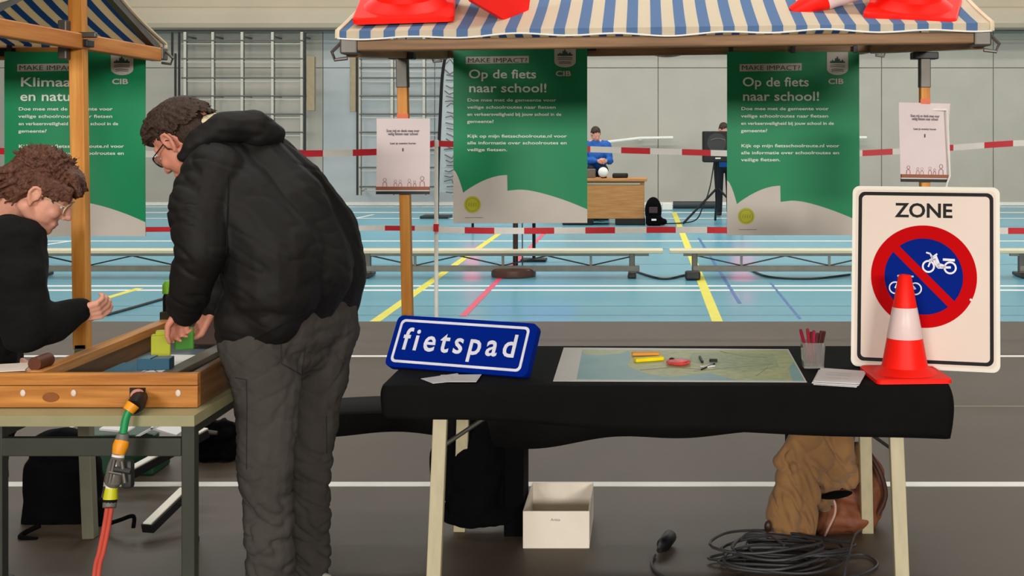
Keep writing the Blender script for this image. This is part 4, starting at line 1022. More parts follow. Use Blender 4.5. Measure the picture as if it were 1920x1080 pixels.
M, X, Z = roofM(946, 4.12, 0); cone('red cone lying on its side on the roof, showing its white band', axisM((X+0.01, 4.06, Z+0.135), (-0.84, 0.46, 0.0), 0.25), 1.3)
M, X, Z = roofM(1712, 4.11, 0); cone('red cone standing at the right end of the right stall roof', M @ Matrix.Rotation(slope*0.8, 4, 'X') @ Matrix.Rotation(-0.3, 4, 'Z') @ Matrix.Translation((0, 0, 0.004)), 1.2)
dd = Vector((-0.80, -0.10, -0.42)).normalized(); tipp = W(1493, 20, 4.06)
cone('red cone lying on the roof with its tip pointing left, beside the right roof cone', axisM(tipp-dd*0.37+Vector((0, 0.05, 0.0)), dd, 0.3), 1.12)

# map and its small things
def tp(px, py): 
    Y = F*(H-ZT)/(py-CY); return Vector(((px-CX)/F*Y, Y, ZT))
t = thing('map', 'large printed map with blue water and pale green land lying on the black cloth', 'map', tp(1275, 690))
def flat(name, pts, m, parent, z, th=0.0008):
    bm = nb(); P = [tp(*p) for p in pts]; a = [bm.verts.new(p+Vector((0, 0, z))) for p in P]; b = [bm.verts.new(p+Vector((0, 0, z+th))) for p in P]
    bm.faces.new(a[::-1]); bm.faces.new(b)
    for i in range(len(P)): bm.faces.new((a[i], a[(i+1) % len(P)], b[(i+1) % len(P)], b[i]))
    return obj(name, bm, m, parent)
flat('sheet', [(1037, 715), (1513, 717), (1478, 655), (1057, 652)], mat('map paper', (228, 224, 220), 0.45, 0.02), t, 0.0)
flat('water_print', [(1081, 712), (1509, 715), (1476, 657), (1092, 656)], mat('map water', (146, 190, 196), 0.45, 0.05, 8), t, 0.0009, 0.0003)
flat('land_print', [(1178, 656.5), (1476, 657), (1488, 680), (1478, 692), (1486, 714), (1385, 714), (1330, 700), (1260, 708), (1215, 703), (1176, 687), (1182, 672)], mat('map land', (190, 198, 150), 0.45, 0.12, 30), t, 0.0013, 0.0003)
flat('shallow_print', [(1092, 656.5), (1178, 656.5), (1168, 663), (1120, 667), (1094, 664)], mat('map shallow', (196, 206, 168), 0.45, 0.08, 30), t, 0.0013, 0.0003)
flat('land_tint_print', [(1300, 662), (1450, 664), (1462, 690), (1400, 700), (1330, 690), (1290, 676)], mat('map land tint', (170, 184, 142), 0.45, 0.15, 40), t, 0.0017, 0.0003)
for pts in ([(1350, 660), (1390, 668), (1440, 672)], [(1300, 697), (1380, 690), (1450, 684)], [(1418, 706), (1440, 690)], [(1200, 695), (1260, 690), (1330, 695)]):
    bm = nb(); tube(bm, [tp(*p)+Vector((0, 0, 0.0021)) for p in pts], 0.0007, 5); obj('road_print', bm, M_OLIVE, t)
zt = 0.0023
t = thing('marker', 'yellow marker with an orange end lying on the map', 'marker', tp(1212, 674))
bm = nb(); bar(bm, tp(1190, 680)+Vector((0, 0, 0.009)), tp(1243, 676)+Vector((0, 0, 0.009)), 0.026, 0.013, 0.003); obj('body', bm, mat('yellow plastic', (240, 216, 0), 0.4), t)
bm = nb(); bar(bm, tp(1185, 668)+Vector((0, 0, 0.009)), tp(1236, 667)+Vector((0, 0, 0.009)), 0.030, 0.011, 0.003); obj('orange_cap', bm, mat('orange plastic', (226, 150, 40), 0.4), t)
t = thing('toy_disc', 'flat red and pink disc lying on the map right of the yellow marker', 'toy', tp(1272, 682))
c = tp(1272, 684)+Vector((0, 0, 0.002)); bm = nb(); ell(bm, c+Vector((0, 0, 0.008)), (0.044, 0.048, 0.008)); obj('disc', bm, mat('coral red', (235, 70, 66), 0.45, 0.2, 60), t, True)
bm = nb(); ell(bm, c+Vector((0.008, -0.004, 0.0145)), (0.024, 0.026, 0.004)); obj('pink_centre', bm, mat('pink', (236, 130, 140), 0.45), t, True)
bm = nb(); ell(bm, c+Vector((-0.022, 0.024, 0.013)), (0.010, 0.012, 0.006)); obj('dark_notch', bm, mat('dark red', (70, 14, 24), 0.45), t, True)
t = thing('clip', 'small black and white clips lying on the map beside the red disc', 'clip', tp(1328, 684))
bm = nb(); bar(bm, tp(1312, 672)+Vector((0, 0, 0.006)), tp(1317, 682)+Vector((0, 0, 0.006)), 0.008, 0.008, 0.002); bar(bm, tp(1330, 679)+Vector((0, 0, 0.006)), tp(1345, 679)+Vector((0, 0, 0.006)), 0.016, 0.010, 0.002); bar(bm, tp(1340, 684)+Vector((0, 0, 0.004)), tp(1315, 695)+Vector((0, 0, 0.004)), 0.004, 0.005); obj('black_part', bm, M_BLACK, t)
bm = nb(); bar(bm, tp(1318, 690)+Vector((0, 0, 0.004)), tp(1336, 687)+Vector((0, 0, 0.004)), 0.028, 0.004, 0.001); obj('white_part', bm, M_PAPERW, t)

# pen cup
c = tp(1524, 688); t = thing('pen_cup', 'clear square plastic cup on the black cloth, right of the map', 'cup', c)
MG = mat('clear plastic', (226, 226, 222), 0.08, 0.0, trans=0.85); MG.node_tree.nodes['Principled BSDF'].inputs['IOR'].default_value = 1.2
bm = nb(); lay = []
for q, z in ((0.034, 0.0), (0.039, 0.088), (0.0365, 0.088), (0.032, 0.006)): lay.append([bm.verts.new(c+Vector((x, y, z))) for x, y in rrect(-q, -q, q, q, 0.008, 5)])
bm.faces.new(lay[0][::-1]); bm.faces.new(lay[-1])
for a, b in zip(lay, lay[1:]):
    for k in range(len(a)): bm.faces.new((a[k], a[(k+1) % len(a)], b[(k+1) % len(a)], b[k]))
obj('cup', bm, MG, t)
PC = [(146, 20, 52), (150, 26, 40), (120, 24, 40), (160, 40, 66), (84, 30, 30), (96, 44, 40), (70, 34, 32)]
for k, (px, py, off) in enumerate(((1501, 618, -0.012), (1514, 616, -0.006), (1521, 622, 0.0), (1526, 620, 0.004), (1533, 624, 0.006), (1540, 620, 0.012), (1546, 621, 0.015))):
    top = W(px, py, c.y+(k % 3-1)*0.02); bot = c+Vector((off, (k % 3-1)*-0.012, 0.012))
    bm = nb(); tube(bm, [bot, bot.lerp(top, 0.9), top], [0.0056, 0.006, 0.005], 8)
    nm = ('leftmost in the cup', 'second from the left in the cup', 'third from the left in the cup', 'middle of the bunch in the cup', 'third from the right in the cup', 'second from the right in the cup', 'rightmost in the cup')[k]
    o = obj('pen', bm, mat('pen %d' % k, PC[k], 0.4), None, True, label=('dark red pen, ' if k < 4 else 'brownish pen, ')+nm, category='pen', group='pens in the clear cup')

# flyers
def card(label, pts, z, grp, m=M_PAPERW, cat='flyer', lines=True):
    t = thing('flyer', label, cat, tp(*pts[0]), 0, grp); flat('sheet', pts, m, t, z, 0.0012)
    if lines:
        bm = nb(); a, b, c_, d_ = [tp(*p) for p in pts[:4]]
        for v in (0.3, 0.5, 0.7):
            p = a.lerp(d_, v).lerp(b.lerp(c_, v), 0.2); q = a.lerp(d_, v).lerp(b.lerp(c_, v), 0.75)
            bar(bm, p+Vector((0, 0, z+0.0016)), q+Vector((0, 0, z+0.0016)), 0.003, 0.0006)
        obj('print', bm, mat('pale print', (170, 160, 160), 0.6), t)
    return t
card('white flyer with a pointed corner, left one before the fietspad sign', [(812, 720), (868, 714), (858, 701), (789, 711)], 0.0012, 'flyers before the fietspad sign', lines=False)
card('white flyer with a small dark print, right one before the fietspad sign', [(838, 718), (893, 718), (903, 704), (826, 705)], 0.0028, 'flyers before the fietspad sign')
random.seed(5)
for k in range(5):
    dx = (0, 4, -3, 6, 1)[k]; dy = (2, 0, 1.5, -1, 0)[k]
    card(('white flyer at the bottom of the stack left of the cone', 'white flyer second from the bottom of the stack left of the cone', 'white flyer in the middle of the stack left of the cone',
          'white flyer second from the top of the stack left of the cone', 'white lined flyer on top of the stack left of the cone')[k],
         [(1525+dx, 720+dy), (1606+dx, 725+dy), (1622+dx*0.5, 701+dy), (1538+dx, 695+dy)], 0.001+0.0018*k, 'stack of flyers left of the cone', lines=k == 4)

# ============================================================ UNDER THE RIGHT TABLE
# white open box
t = thing('storage_box', 'open white cardboard box on the floor under the long table', 'box', (-0.33, 4.74, 0))
x0, x1, y0, y1, hz = -0.449, -0.206, 4.56, 4.93, 0.138
MB = mat('white cardboard', (232, 222, 206), 0.6, 0.03)
for nm, c_, s_ in (('bottom', ((x0+x1)/2, (y0+y1)/2, 0.002), (x1-x0, y1-y0, 0.004)), ('front_panel', ((x0+x1)/2, y0, hz/2), (x1-x0, 0.004, hz)), ('back_panel', ((x0+x1)/2, y1, hz/2), (x1-x0, 0.004, hz)),
                   ('side_panel', (x0, (y0+y1)/2, hz/2), (0.004, y1-y0, hz)), ('side_panel', (x1, (y0+y1)/2, hz/2), (0.004, y1-y0, hz))):
    bm = nb(); box(bm, c_, s_); obj(nm, bm, MB, t)
text('print', 'Artica', (x0+x1)/2-0.02, hz*0.74, 0.014, plane((0, y0-0.003, 0), (1, 0, 0), (0, 0, 1)), M_OLIVE, t, 0.0, 0.0003, 0, 'LEFT')

# black backpack in the dark
t = thing('backpack', 'large black backpack standing under the left end of the long table', 'bag', (-0.66, 4.83, 0))
bm = nb(); chain(bm, [W(890, 940, 4.72), W(895, 850, 4.72), W(905, 800, 4.72)], [0.10, 0.11, 0.08]); chain(bm, [W(935, 945, 4.78), W(925, 850, 4.74)], [0.075, 0.07]); chain(bm, [W(862, 900, 4.74), W(858, 840, 4.74)], [0.09, 0.08]); ell(bm, W(900, 960, 4.74), (0.17, 0.1, 0.055))
fuse('pack', bm, 0.009, M_BLACKF, t, 3, disp=lambda c: fold(c, 0.010, 14, 14))
bm = nb(); tube(bm, spline([W(838, 815, 4.66), W(812, 850, 4.66), W(818, 920, 4.66), W(838, 965, 4.66)]), 0.012, 8); obj('strap', bm, M_BLACKF, t, True)

# camel coat over a brown bag
t = thing('shoulder_bag', 'reddish brown bag on the floor under the right end of the long table', 'bag', (0.82, 4.82, 0))
MBAG = mat('reddish brown leather', (118, 68, 42), 0.6, 0.2, 12, bump=0.4, bscale=20)
bm = nb(); ell(bm, W(1600, 935, 4.84), (0.125, 0.10, 0.135)); ell(bm, W(1580, 965, 4.80), (0.14, 0.11, 0.085)); ell(bm, W(1628, 910, 4.88), (0.065, 0.09, 0.12)); ell(bm, W(1560, 975, 4.78), (0.12, 0.08, 0.06))
fuse('bag', bm, 0.007, MBAG, t, 3, disp=lambda c: fold(c, 0.014, 12, 12))
bm = nb(); tube(bm, spline([W(1632, 852, 4.78), W(1652, 890, 4.76), W(1660, 930, 4.76), W(1645, 965, 4.76)]), 0.010, 8); obj('handle', bm, mat('dark brown leather', (62, 34, 26), 0.6), t, True)
bm = nb(); tube(bm, spline([W(1538, 941, 4.68), W(1562, 938, 4.67), W(1566, 960, 4.66), W(1556, 985, 4.66), W(1546, 1005, 4.66)]), 0.005, 6); obj('cord', bm, mat('pinkish cord', (188, 150, 134), 0.6), t, True)
t = thing('coat', 'camel brown coat thrown over the brown bag under the table', 'coat', (0.72, 4.7, 0))
MC = mat('camel wool', (134, 98, 60), 0.9, 0.12, 10, bump=0.25, bscale=40, sheen=0.2)
bm = nb()
chain(bm, [W(1530, 800, 4.66), W(1500, 835, 4.64), W(1465, 865, 4.62)], [0.06, 0.055, 0.028]); chain(bm, [W(1545, 845, 4.66), W(1490, 875, 4.6)], [0.055, 0.03])
chain(bm, [W(1530, 860, 4.66), W(1480, 900, 4.63), W(1460, 960, 4.60), W(1456, 1000, 4.58)], [0.07, 0.055, 0.058, 0.040])
chain(bm, [W(1490, 920, 4.60), W(1478, 985, 4.58), W(1470, 1008, 4.57)], [0.045, 0.05, 0.022])
chain(bm, [W(1520, 880, 4.62), W(1518, 940, 4.60), W(1516, 1003, 4.58)], [0.045, 0.040, 0.036])
chain(bm, [W(1575, 815, 4.68), W(1575, 870, 4.68), W(1560, 905, 4.68)], [0.06, 0.065, 0.045]); chain(bm, [W(1540, 820, 4.66), W(1550, 900, 4.66)], [0.05, 0.045])
chain(bm, [W(1605, 850, 4.72), W(1590, 905, 4.70)], [0.05, 0.035])
chain(bm, [W(1540, 930, 4.70), W(1560, 790, 4.70)], [0.06, 0.03])
def cfold(c):
    n = noise.noise(Vector((c.x*13+c.z*7, c.y*6, c.z*4))); return 0.012*n-0.014*math.exp(-n*n/0.01)+0.008*noise.noise(c*9)
fuse('coat_body', bm, 0.0055, MC, t, 2, disp=cfold)
bm = nb(); ell(bm, W(1568, 928, 4.62), (0.062, 0.03, 0.012), Matrix.Rotation(-0.15, 3, 'Y')); obj('pocket_opening', bm, M_BLACKF, t, True)
bm = nb(); ell(bm, W(1440, 987, 4.535), (0.014, 0.012, 0.022)); obj('button', bm, mat('dark horn', (54, 36, 28), 0.4), t, True)

# cable coil and plug
t = thing('cable_coil', 'heap of looped black cable on the floor at the foot of the coat', 'cable', (0.6, 4.3, 0))
MCAB = mat('black cable', (54, 54, 56), 0.45, 0.1)
random.seed(21)
def loop(cx, cy, rx, ry, z, ph, n=30, frac=1.0):
    P = []
    for k in range(n+1):
        a = ph+2*PI*k/n*frac; p = FL(cx, cy); P.append(p+Vector((rx*math.cos(a)*(1+0.1*math.sin(3*a+ph)), ry*math.sin(a)*(1+0.12*math.sin(2*a+ph*2)), z+0.006*math.sin(a*2+ph))))
    return P
for k in range(13):
    bm = nb(); tube(bm, loop(1458+random.uniform(-26, 34), 1056+random.uniform(-10, 14), random.uniform(0.12, 0.225), random.uniform(0.05, 0.115), 0.012+0.0045*k, random.uniform(0, 6)), 0.0052, 8, False); obj('loop', bm, MCAB, t, True)
for P in ([W(1390, 1010, 4.35), W(1405, 1000, 4.4), W(1440, 1003, 4.4), W(1470, 1022, 4.3)], [FL(1560, 1052)+Vector((0, 0, 0.01)), FL(1620, 1044)+Vector((0, 0, 0.008)), FL(1645, 1064)+Vector((0, 0, 0.008)), FL(1600, 1085)+Vector((0, 0, 0.008)), FL(1500, 1090)+Vector((0, 0, 0.008))],
          [FL(1580, 1100)+Vector((0, 0, 0.01)), W(1592, 1040, 4.25), W(1602, 1005, 4.45), W(1615, 994, 4.6)]):
    bm = nb(); tube(bm, spline(P), 0.005, 8); obj('cable', bm, MCAB, t, True)
bm = nb(); tube(bm, spline([FL(1228, 1045)+Vector((0, 0, 0.008)), FL(1222, 1062)+Vector((0, 0, 0.008)), FL(1240, 1082)+Vector((0, 0, 0.006)), FL(1300, 1100)+Vector((0, 0, 0.006)), FL(1400, 1085)+Vector((0, 0, 0.006))]), 0.005, 8); obj('cable', bm, MCAB, t, True)
a = FL(1236, 1046)+Vector((0, 0, 0.026)); b = FL(1256, 1022)+Vector((0, 0, 0.032)); bm = nb()
tube(bm, [a, a.lerp(b, 0.2), a.lerp(b, 0.35), a.lerp(b, 0.4), b, b+(b-a)*0.05], [0.010, 0.016, 0.020, 0.026, 0.026, 0.022], 14); pl = obj('plug', bm, M_BLACK, t, True)
bm = nb(); p = a.lerp(b, 0.5); box(bm, p+Vector((-0.005, -0.024, 0.006)), (0.016, 0.008, 0.02), bev=0.002); obj('plug_label', bm, mat('plug brass', (132, 122, 78), 0.4), pl)

# ============================================================ LEFT TABLE, BOX AND HOSE
t = thing('work_table', 'olive school table with a dark metal frame, carrying the wooden box', 'table', (-1.56, 4.08, 0))
lx0, lx1, ly0, ly1 = -2.0, -1.262, 3.44, 4.66
bm = nb(); bm.faces.new  # tabletop with a cut left side, the far left is free of it
poly = [(lx0, ly0), (lx1, ly0), (lx1, ly1), (-1.86, ly1), (-1.86, 3.60), (lx0, 3.60)]
prism(bm, poly, Matrix(), 0.722, 0.752)
obj('tabletop', bm, M_TTOP, t)
bm = nb(); box(bm, ((lx0+lx1)/2-0.03, ly0+0.045, 0.655), (lx1-lx0-0.04, 0.025, 0.052), bev=0.003); obj('front_rail', bm, M_DOLIVE, t)
bm = nb(); box(bm, (lx1-0.04, (ly0+ly1)/2, 0.70), (0.025, ly1-ly0-0.08, 0.04), bev=0.003); obj('side_rail', bm, M_DOLIVE, t)
bm = nb(); box(bm, (-1.83, (ly0+ly1)/2, 0.70), (0.025, ly1-ly0-0.08, 0.04), bev=0.003); obj('side_rail', bm, M_DOLIVE, t)
for x, y in ((lx1-0.03, ly0+0.05), (lx1-0.03, ly1-0.05), (-1.836, ly0+0.05), (-1.70, ly1-0.05)):
    bm = nb(); box(bm, (x, y, 0.361), (0.038, 0.038, 0.722), bev=0.004); lg = obj('leg', bm, M_DOLIVE, t)
    bm = nb(); box(bm, (x, y, 0.012), (0.044, 0.044, 0.024), bev=0.004); obj('foot_cap', bm, M_BLACK, lg)
ZB = 0.7535
bx0, bx1, by0, by1, bz = -1.765, -1.288, 3.56, 4.56, ZB+0.098
t = thing('wooden_box', 'open honey coloured wooden box with blue lining and blocks, on the olive table', 'box', (-1.53, 4.06, ZB))
for z0_, z1_ in ((ZB, ZB+0.062), (ZB+0.064, bz)):
    bm = nb(); box(bm, ((-2.02+bx1)/2, by0-0.012, (z0_+z1_)/2), (bx1+2.02, 0.024, z1_-z0_), bev=0.002); obj('front_plank', bm, M_BOXW, t)
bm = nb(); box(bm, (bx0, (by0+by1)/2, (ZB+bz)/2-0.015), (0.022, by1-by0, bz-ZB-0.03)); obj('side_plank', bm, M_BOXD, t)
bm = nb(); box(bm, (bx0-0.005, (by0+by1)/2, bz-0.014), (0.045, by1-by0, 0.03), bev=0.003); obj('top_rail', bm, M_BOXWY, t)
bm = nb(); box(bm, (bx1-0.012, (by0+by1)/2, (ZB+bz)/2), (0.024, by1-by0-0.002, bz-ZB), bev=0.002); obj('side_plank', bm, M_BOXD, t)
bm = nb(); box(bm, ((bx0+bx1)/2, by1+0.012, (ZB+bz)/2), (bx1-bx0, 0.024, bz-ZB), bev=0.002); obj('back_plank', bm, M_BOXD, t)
bm = nb(); box(bm, (bx0+0.02, by1+0.006, bz+0.004), (0.10, 0.05, 0.05), bev=0.003); obj('corner_block', bm, M_DOLIVE, t)
bm = nb(); box(bm, ((bx0+bx1)/2, (by0+by1)/2, ZB+0.008), (bx1-bx0-0.03, by1-by0-0.004, 0.015)); obj('liner', bm, M_LINER, t)
bm = nb(); box(bm, (bx0+0.08, (by0+by1)/2-0.2, ZB+0.019), (0.12, 0.5, 0.006)); obj('water', bm, mat('water blue', (84, 140, 168), 0.08, 0.05), t)
for px in (43, 138, 334):
    c = W(px, 737, by0-0.026); bm = nb(); ell(bm, c, (0.008, 0.004, 0.010)); obj('screw_dab', bm, mat('white glue', (220, 206, 190), 0.5), t, True)
bm = nb(); prism(bm, [(x*0.024, y*0.014) for x, y in circ(0, 0, 1, 1, 14)], plane(W(95, 745, by0-0.026), (1, 0, 0), (0, 0, 1)), 0, 0.001); obj('knot', bm, mat('wood knot', (134, 78, 34), 0.6), t)
bm = nb(); box(bm, W(258, 742, by0-0.026), (0.044, 0.006, 0.046)); obj('outlet_recess', bm, M_BLACK, t)
# things in the box
def inb(name, label, cat, px, py, Y, size, m, rot=0, grp=None, z=None, parts=None):
    c = W(px, py, Y); c.z = z if z is not None else ZB+0.022
    bm = nb(); box(bm, c+Vector((0, 0, size[2]/2)), size, Matrix.Rotation(rot, 3, 'Z'), 0.003)
    return obj(name, bm, m, None, label=label, category=cat, group=grp)
for k, (xx, zz, ww) in enumerate(((-1.375, 0.0, 0.10), (-1.40, 0.021, 0.075), (-1.418, 0.042, 0.05))):
    bm = nb(); box(bm, (xx, 4.02, ZB+0.026+zz), (ww, 0.78, 0.019), bev=0.002)
    obj('step_board', bm, mat('grey weathered board', (112, 106, 92), 0.6, 0.1, 6), None, label=('wide grey board at the bottom of the stepped boards in the box', 'middle grey board of the stepped boards in the box', 'narrow top grey board of the stepped boards in the box')[k], category='board', group='stepped grey boards in the wooden box')
zt2 = ZB+0.016
t = thing('sheet_of_paper', 'white printed sheet lying on the liner of the wooden box', 'paper', (-1.6, 3.95, zt2))
bm = nb(); box(bm, (-1.60, 3.98, zt2+0.0032), (0.20, 0.56, 0.0015), Matrix.Rotation(-0.1, 3, 'Z')); obj('sheet', bm, M_PAPERW, t)
bm = nb(); bar(bm, (-1.64, 3.9, zt2+0.0045), (-1.60, 4.0, zt2+0.0045), 0.004, 0.001); bar(bm, (-1.60, 4.0, zt2+0.0045), (-1.56, 3.94, zt2+0.0045), 0.004, 0.001); obj('print', bm, M_DOLIVE, t)
c = W(190, 690, 3.66); c.z = zt2+0.003
bm = nb(); lathe(bm, [(0, 0), (0.0155, 0), (0.016, 0.05), (0.013, 0.053), (0.0125, 0.006), (0, 0.006)], 20, Matrix.Translation(c)); obj('small_cup', bm, mat('red translucent plastic', (224, 66, 34), 0.3), None, True, label='small red plastic cup in the wooden box', category='cup')
MBL = mat('blue grey block', (36, 84, 108), 0.45, 0.05)
bm = nb(); c = W(292, 700, 3.72); c.z = ZB+0.0765
t = thing('toy_block', 'dark blue block lying across the boards in the wooden box', 'block', c)
box(bm, c+Vector((0, 0, 0.017)), (0.095, 0.055, 0.034), Matrix.Rotation(0.1, 3, 'Z'), 0.002); obj('block', bm, MBL, t)
bm = nb(); box(bm, c+Vector((-0.02, 0.0, 0.035)), (0.03, 0.056, 0.003)); obj('slanted_top', bm, mat('blue light', (58, 110, 138), 0.4), t)
def jerry(label, px, py, Y, m, z, s=1.0):
    c = W(px, py, Y); c.z = z; t = thing('toy_block', label, 'block', c, 0, 'coloured blocks in the wooden box')
    bm = nb(); box(bm, c+Vector((0, 0, 0.036*s)), (0.062*s, 0.05*s, 0.072*s), Matrix.Rotation(0.35, 3, 'Z'), 0.004); obj('body', bm, m, t)
    bm = nb(); box(bm, c+Vector((0, -0.0, 0.078*s)), (0.034*s, 0.034*s, 0.016*s), Matrix.Rotation(0.35, 3, 'Z'), 0.004); obj('stub', bm, m, t)
jerry('yellow block with a stub on top, standing left of the green one', 302, 650, 3.93, mat('chartreuse plastic', (176, 182, 40), 0.4), ZB+0.0765, 0.95)
jerry('bright green block under the bending person\'s hand', 346, 650, 4.06, mat('grass green plastic', (70, 150, 36), 0.4), ZB+0.0765, 0.95)
c = W(314, 600, 4.57); c.z = bz+0.001
t = thing('bottle', 'slim black bottle with a lime green cap on the far edge of the wooden box', 'bottle', c)
bm = nb(); lathe(bm, [(0, 0), (0.016, 0), (0.017, 0.08), (0.012, 0.095), (0, 0.095)], 20, Matrix.Translation(c)); obj('body', bm, M_BLACK, t, True)
bm = nb(); lathe(bm, [(0, 0.093), (0.018, 0.093), (0.018, 0.125), (0.008, 0.14), (0, 0.14)], 20, Matrix.Translation(c)); obj('cap', bm, mat('lime plastic', (126, 190, 40), 0.4), t, True)
c = W(405, 620, 4.40); c.z = ZB+0.026+0.01
t = thing('planter', 'dark brown container with a rounded lid at the far end of the wooden box', 'container', (c.x, 4.36, ZB+0.017))
MBR = mat('dark brown plastic', (66, 42, 34), 0.5)
bm = nb(); box(bm, (c.x-0.02, 4.46, ZB+0.10), (0.15, 0.12, 0.15), bev=0.008); obj('body', bm, MBR, t)
bm = nb(); box(bm, (c.x-0.02, 4.46, ZB+0.178), (0.16, 0.13, 0.010), bev=0.003); obj('rim', bm, mat('pale rim', (184, 160, 144), 0.5), t)
bm = nb(); ell(bm, (c.x-0.02, 4.46, ZB+0.183), (0.07, 0.055, 0.035)); obj('lid', bm, mat('lid brown', (120, 88, 78), 0.5), t, True)
c = tp(30, 700); 
bm = nb(); box(bm, (-1.90, 3.60, ZB+0.101), (0.17, 0.12, 0.003), Matrix.Rotation(0.3, 3, 'Z'))
obj('note_sheet', bm, mat('cream note', (214, 200, 186), 0.7), None, label='pale sheet of paper on the left end of the wooden box', category='paper')
c = W(100, 690, 3.70); bm = nb(); tube(bm, [Vector((c.x, 3.585, bz+0.018)), Vector((c.x+0.005, 3.66, bz+0.018))], 0.020, 16)
obj('wooden_dowel', bm, mat('dark dowel', (92, 48, 30), 0.5), None, True, label='short dark wooden dowel on the corner of the box', category='dowel')

# hose with couplings
t = thing('garden_hose', 'hose with orange and yellow couplings hanging from the wooden box front', 'hose', W(235, 1000, 3.40))
MOR = mat('orange coupling', (232, 150, 26), 0.4); MGRY = mat('grey coupling', (104, 104, 100), 0.4); 
yh = 3.45
bm = nb(); ring = plane(W(260, 741, by0-0.036), (1, 0, 0), (0, 0, 1)); lathe(bm, [(0.008, 0), (0.0185, 0), (0.020, 0.012), (0.016, 0.018), (0.008, 0.018)], 24, ring); obj('outlet_ring', bm, mat('pinkish pipe', (206, 140, 124), 0.4), t, True)
bm = nb(); tube(bm, [W(262, 745, 3.53), W(256, 757, 3.46), W(250, 764, 3.43)], [0.022, 0.025, 0.020], 14); obj('elbow', bm, M_BLACK, t, True)
bm = nb(); tube(bm, [W(250, 758, 3.41), W(240, 771, 3.40)], [0.019, 0.016], 16); obj('orange_ring', bm, MOR, t, True)
bm = nb(); tube(bm, spline([W(243, 768, 3.40), W(236, 785, 3.395), W(231, 812, 3.39)]), 0.0105, 12); obj('green_hose', bm, mat('green hose', (30, 140, 80), 0.35), t, True)
bm = nb(); tube(bm, [W(231, 812, 3.39), W(229, 822, 3.39), W(229, 826, 3.39)], [0.015, 0.018, 0.018], 16); obj('grey_collar', bm, MGRY, t, True)
bm = nb(); tube(bm, [W(229, 826, 3.39), W(226, 836, 3.385), W(222, 851, 3.38)], [0.019, 0.021, 0.017], 16); obj('orange_coupling', bm, MOR, t, True)
bm = nb(); tube(bm, [W(222, 851, 3.38), W(221, 857, 3.38)], [0.016, 0.017], 16); obj('white_ring', bm, M_WHITE, t, True)
MCL = mat('smoky clear plastic', (120, 116, 108), 0.15, 0.1, trans=0.35)
bm = nb(); tube(bm, [W(221, 857, 3.38), W(217, 875, 3.375), W(212, 905, 3.37), W(209, 911, 3.37)], [0.017, 0.022, 0.024, 0.016], 16); obj('valve_body', bm, MCL, t, True)
bm = nb(); bar(bm, W(240, 862, 3.38), W(240, 915, 3.37), 0.030, 0.03, 0.008); tube(bm, [W(215, 880, 3.35), W(245, 885, 3.35)], 0.008, 8); obj('valve_side', bm, M_DSTEEL, t, True)
bm = nb(); tube(bm, [W(214, 862, 3.355), W(205, 905, 3.35)], 0.006, 8); tube(bm, [W(228, 865, 3.35), W(234, 905, 3.35)], 0.006, 8); tube(bm, [W(205, 885, 3.35), W(234, 890, 3.35)], 0.005, 8); obj('valve_lever', bm, M_STEEL, t, True)
bm = nb(); tube(bm, [W(210, 909, 3.37), W(209, 915, 3.37)], 0.016, 16); obj('white_ring', bm, M_WHITE, t, True)
bm = nb(); tube(bm, [W(209, 915, 3.37), W(207, 936, 3.365)], [0.0165, 0.0195], 16); obj('yellow_coupling', bm, mat('yellow coupling', (206, 206, 30), 0.4), t, True)
bm = nb(); tube(bm, [W(207, 936, 3.365), W(206, 943, 3.365)], [0.018, 0.018], 16); obj('black_ring', bm, M_BLACK, t, True)
bm = nb(); tube(bm, [W(206, 943, 3.365), W(205, 952, 3.36)], [0.019, 0.018], 12); obj('grey_collar', bm, MGRY, t, True)
for k, dx in enumerate((-4, 4)):
    bm = nb(); tube(bm, spline([W(205+dx, 952, 3.36), W(199+dx, 990, 3.36), W(190+dx, 1035, 3.36), W(180+dx, 1085, 3.36), Vector((W(165, 0, 3.36).x+k*0.015, 3.34, 0.02)), Vector((-1.75, 3.1+k*0.02, 0.012))]), 0.0062, 10)
    obj('red_tube', bm, mat('red tube', (196, 82, 66), 0.35), t, True)
bm = nb(); tube(bm, spline([W(205, 952, 3.368), W(199, 990, 3.368), W(190, 1035, 3.368), W(180, 1085, 3.368)]), 0.0035, 8); obj('grey_tube', bm, MGRY, t, True)

# under and behind the left table
t = thing('backpack', 'large black bag on the floor under the olive table', 'bag', (W(120, 0, 4.85).x, 4.9, 0))
bm = nb(); box(bm, W(118, 930, 4.92), (0.27, 0.18, 0.33), bev=0.04); ell(bm, W(118, 840, 4.92), (0.14, 0.09, 0.08)); ell(bm, W(185, 965, 4.85), (0.05, 0.06, 0.07))
o = fuse('bag', bm, 0.009, M_BLACKF, t, 3, disp=lambda c: fold(c, 0.008, 10, 10))
bm = nb(); tube(bm, spline([W(75, 985, 4.72), W(45, 1000, 4.7), W(40, 1008, 4.66), W(70, 1012, 4.66)]), 0.010, 8); obj('strap', bm, M_BLACKF, t, True)
bm = nb(); tube(bm, spline([W(195, 985, 4.75), W(225, 975, 4.72), W(250, 968, 4.7), W(250, 990, 4.68)]), 0.008, 8); obj('strap', bm, M_BLACKF, t, True)
def channel(label, a, b, w_, h_):
    t = thing('metal_strut', label, 'metal strut', (a+b)/2, 0, 'black struts with pale edge under the olive table')
    bm = nb(); bar(bm, a, b, w_, h_, 0.003); obj('bar', bm, M_BLACK, t)
    bm = nb(); u = Vector((0, 0, h_/2+0.003)); bar(bm, a+u, b+u, w_*0.7, 0.006); obj('pale_edge', bm, M_SRIM, t)
channel('black strut with a white edge, right of the bag, near the front table leg', W(345, 925, 4.9), W(276, 992, 4.66), 0.05, 0.035)
channel('upper black strut with a white edge behind the hose', W(385, 812, 5.4), W(235, 893, 5.05), 0.05, 0.035)
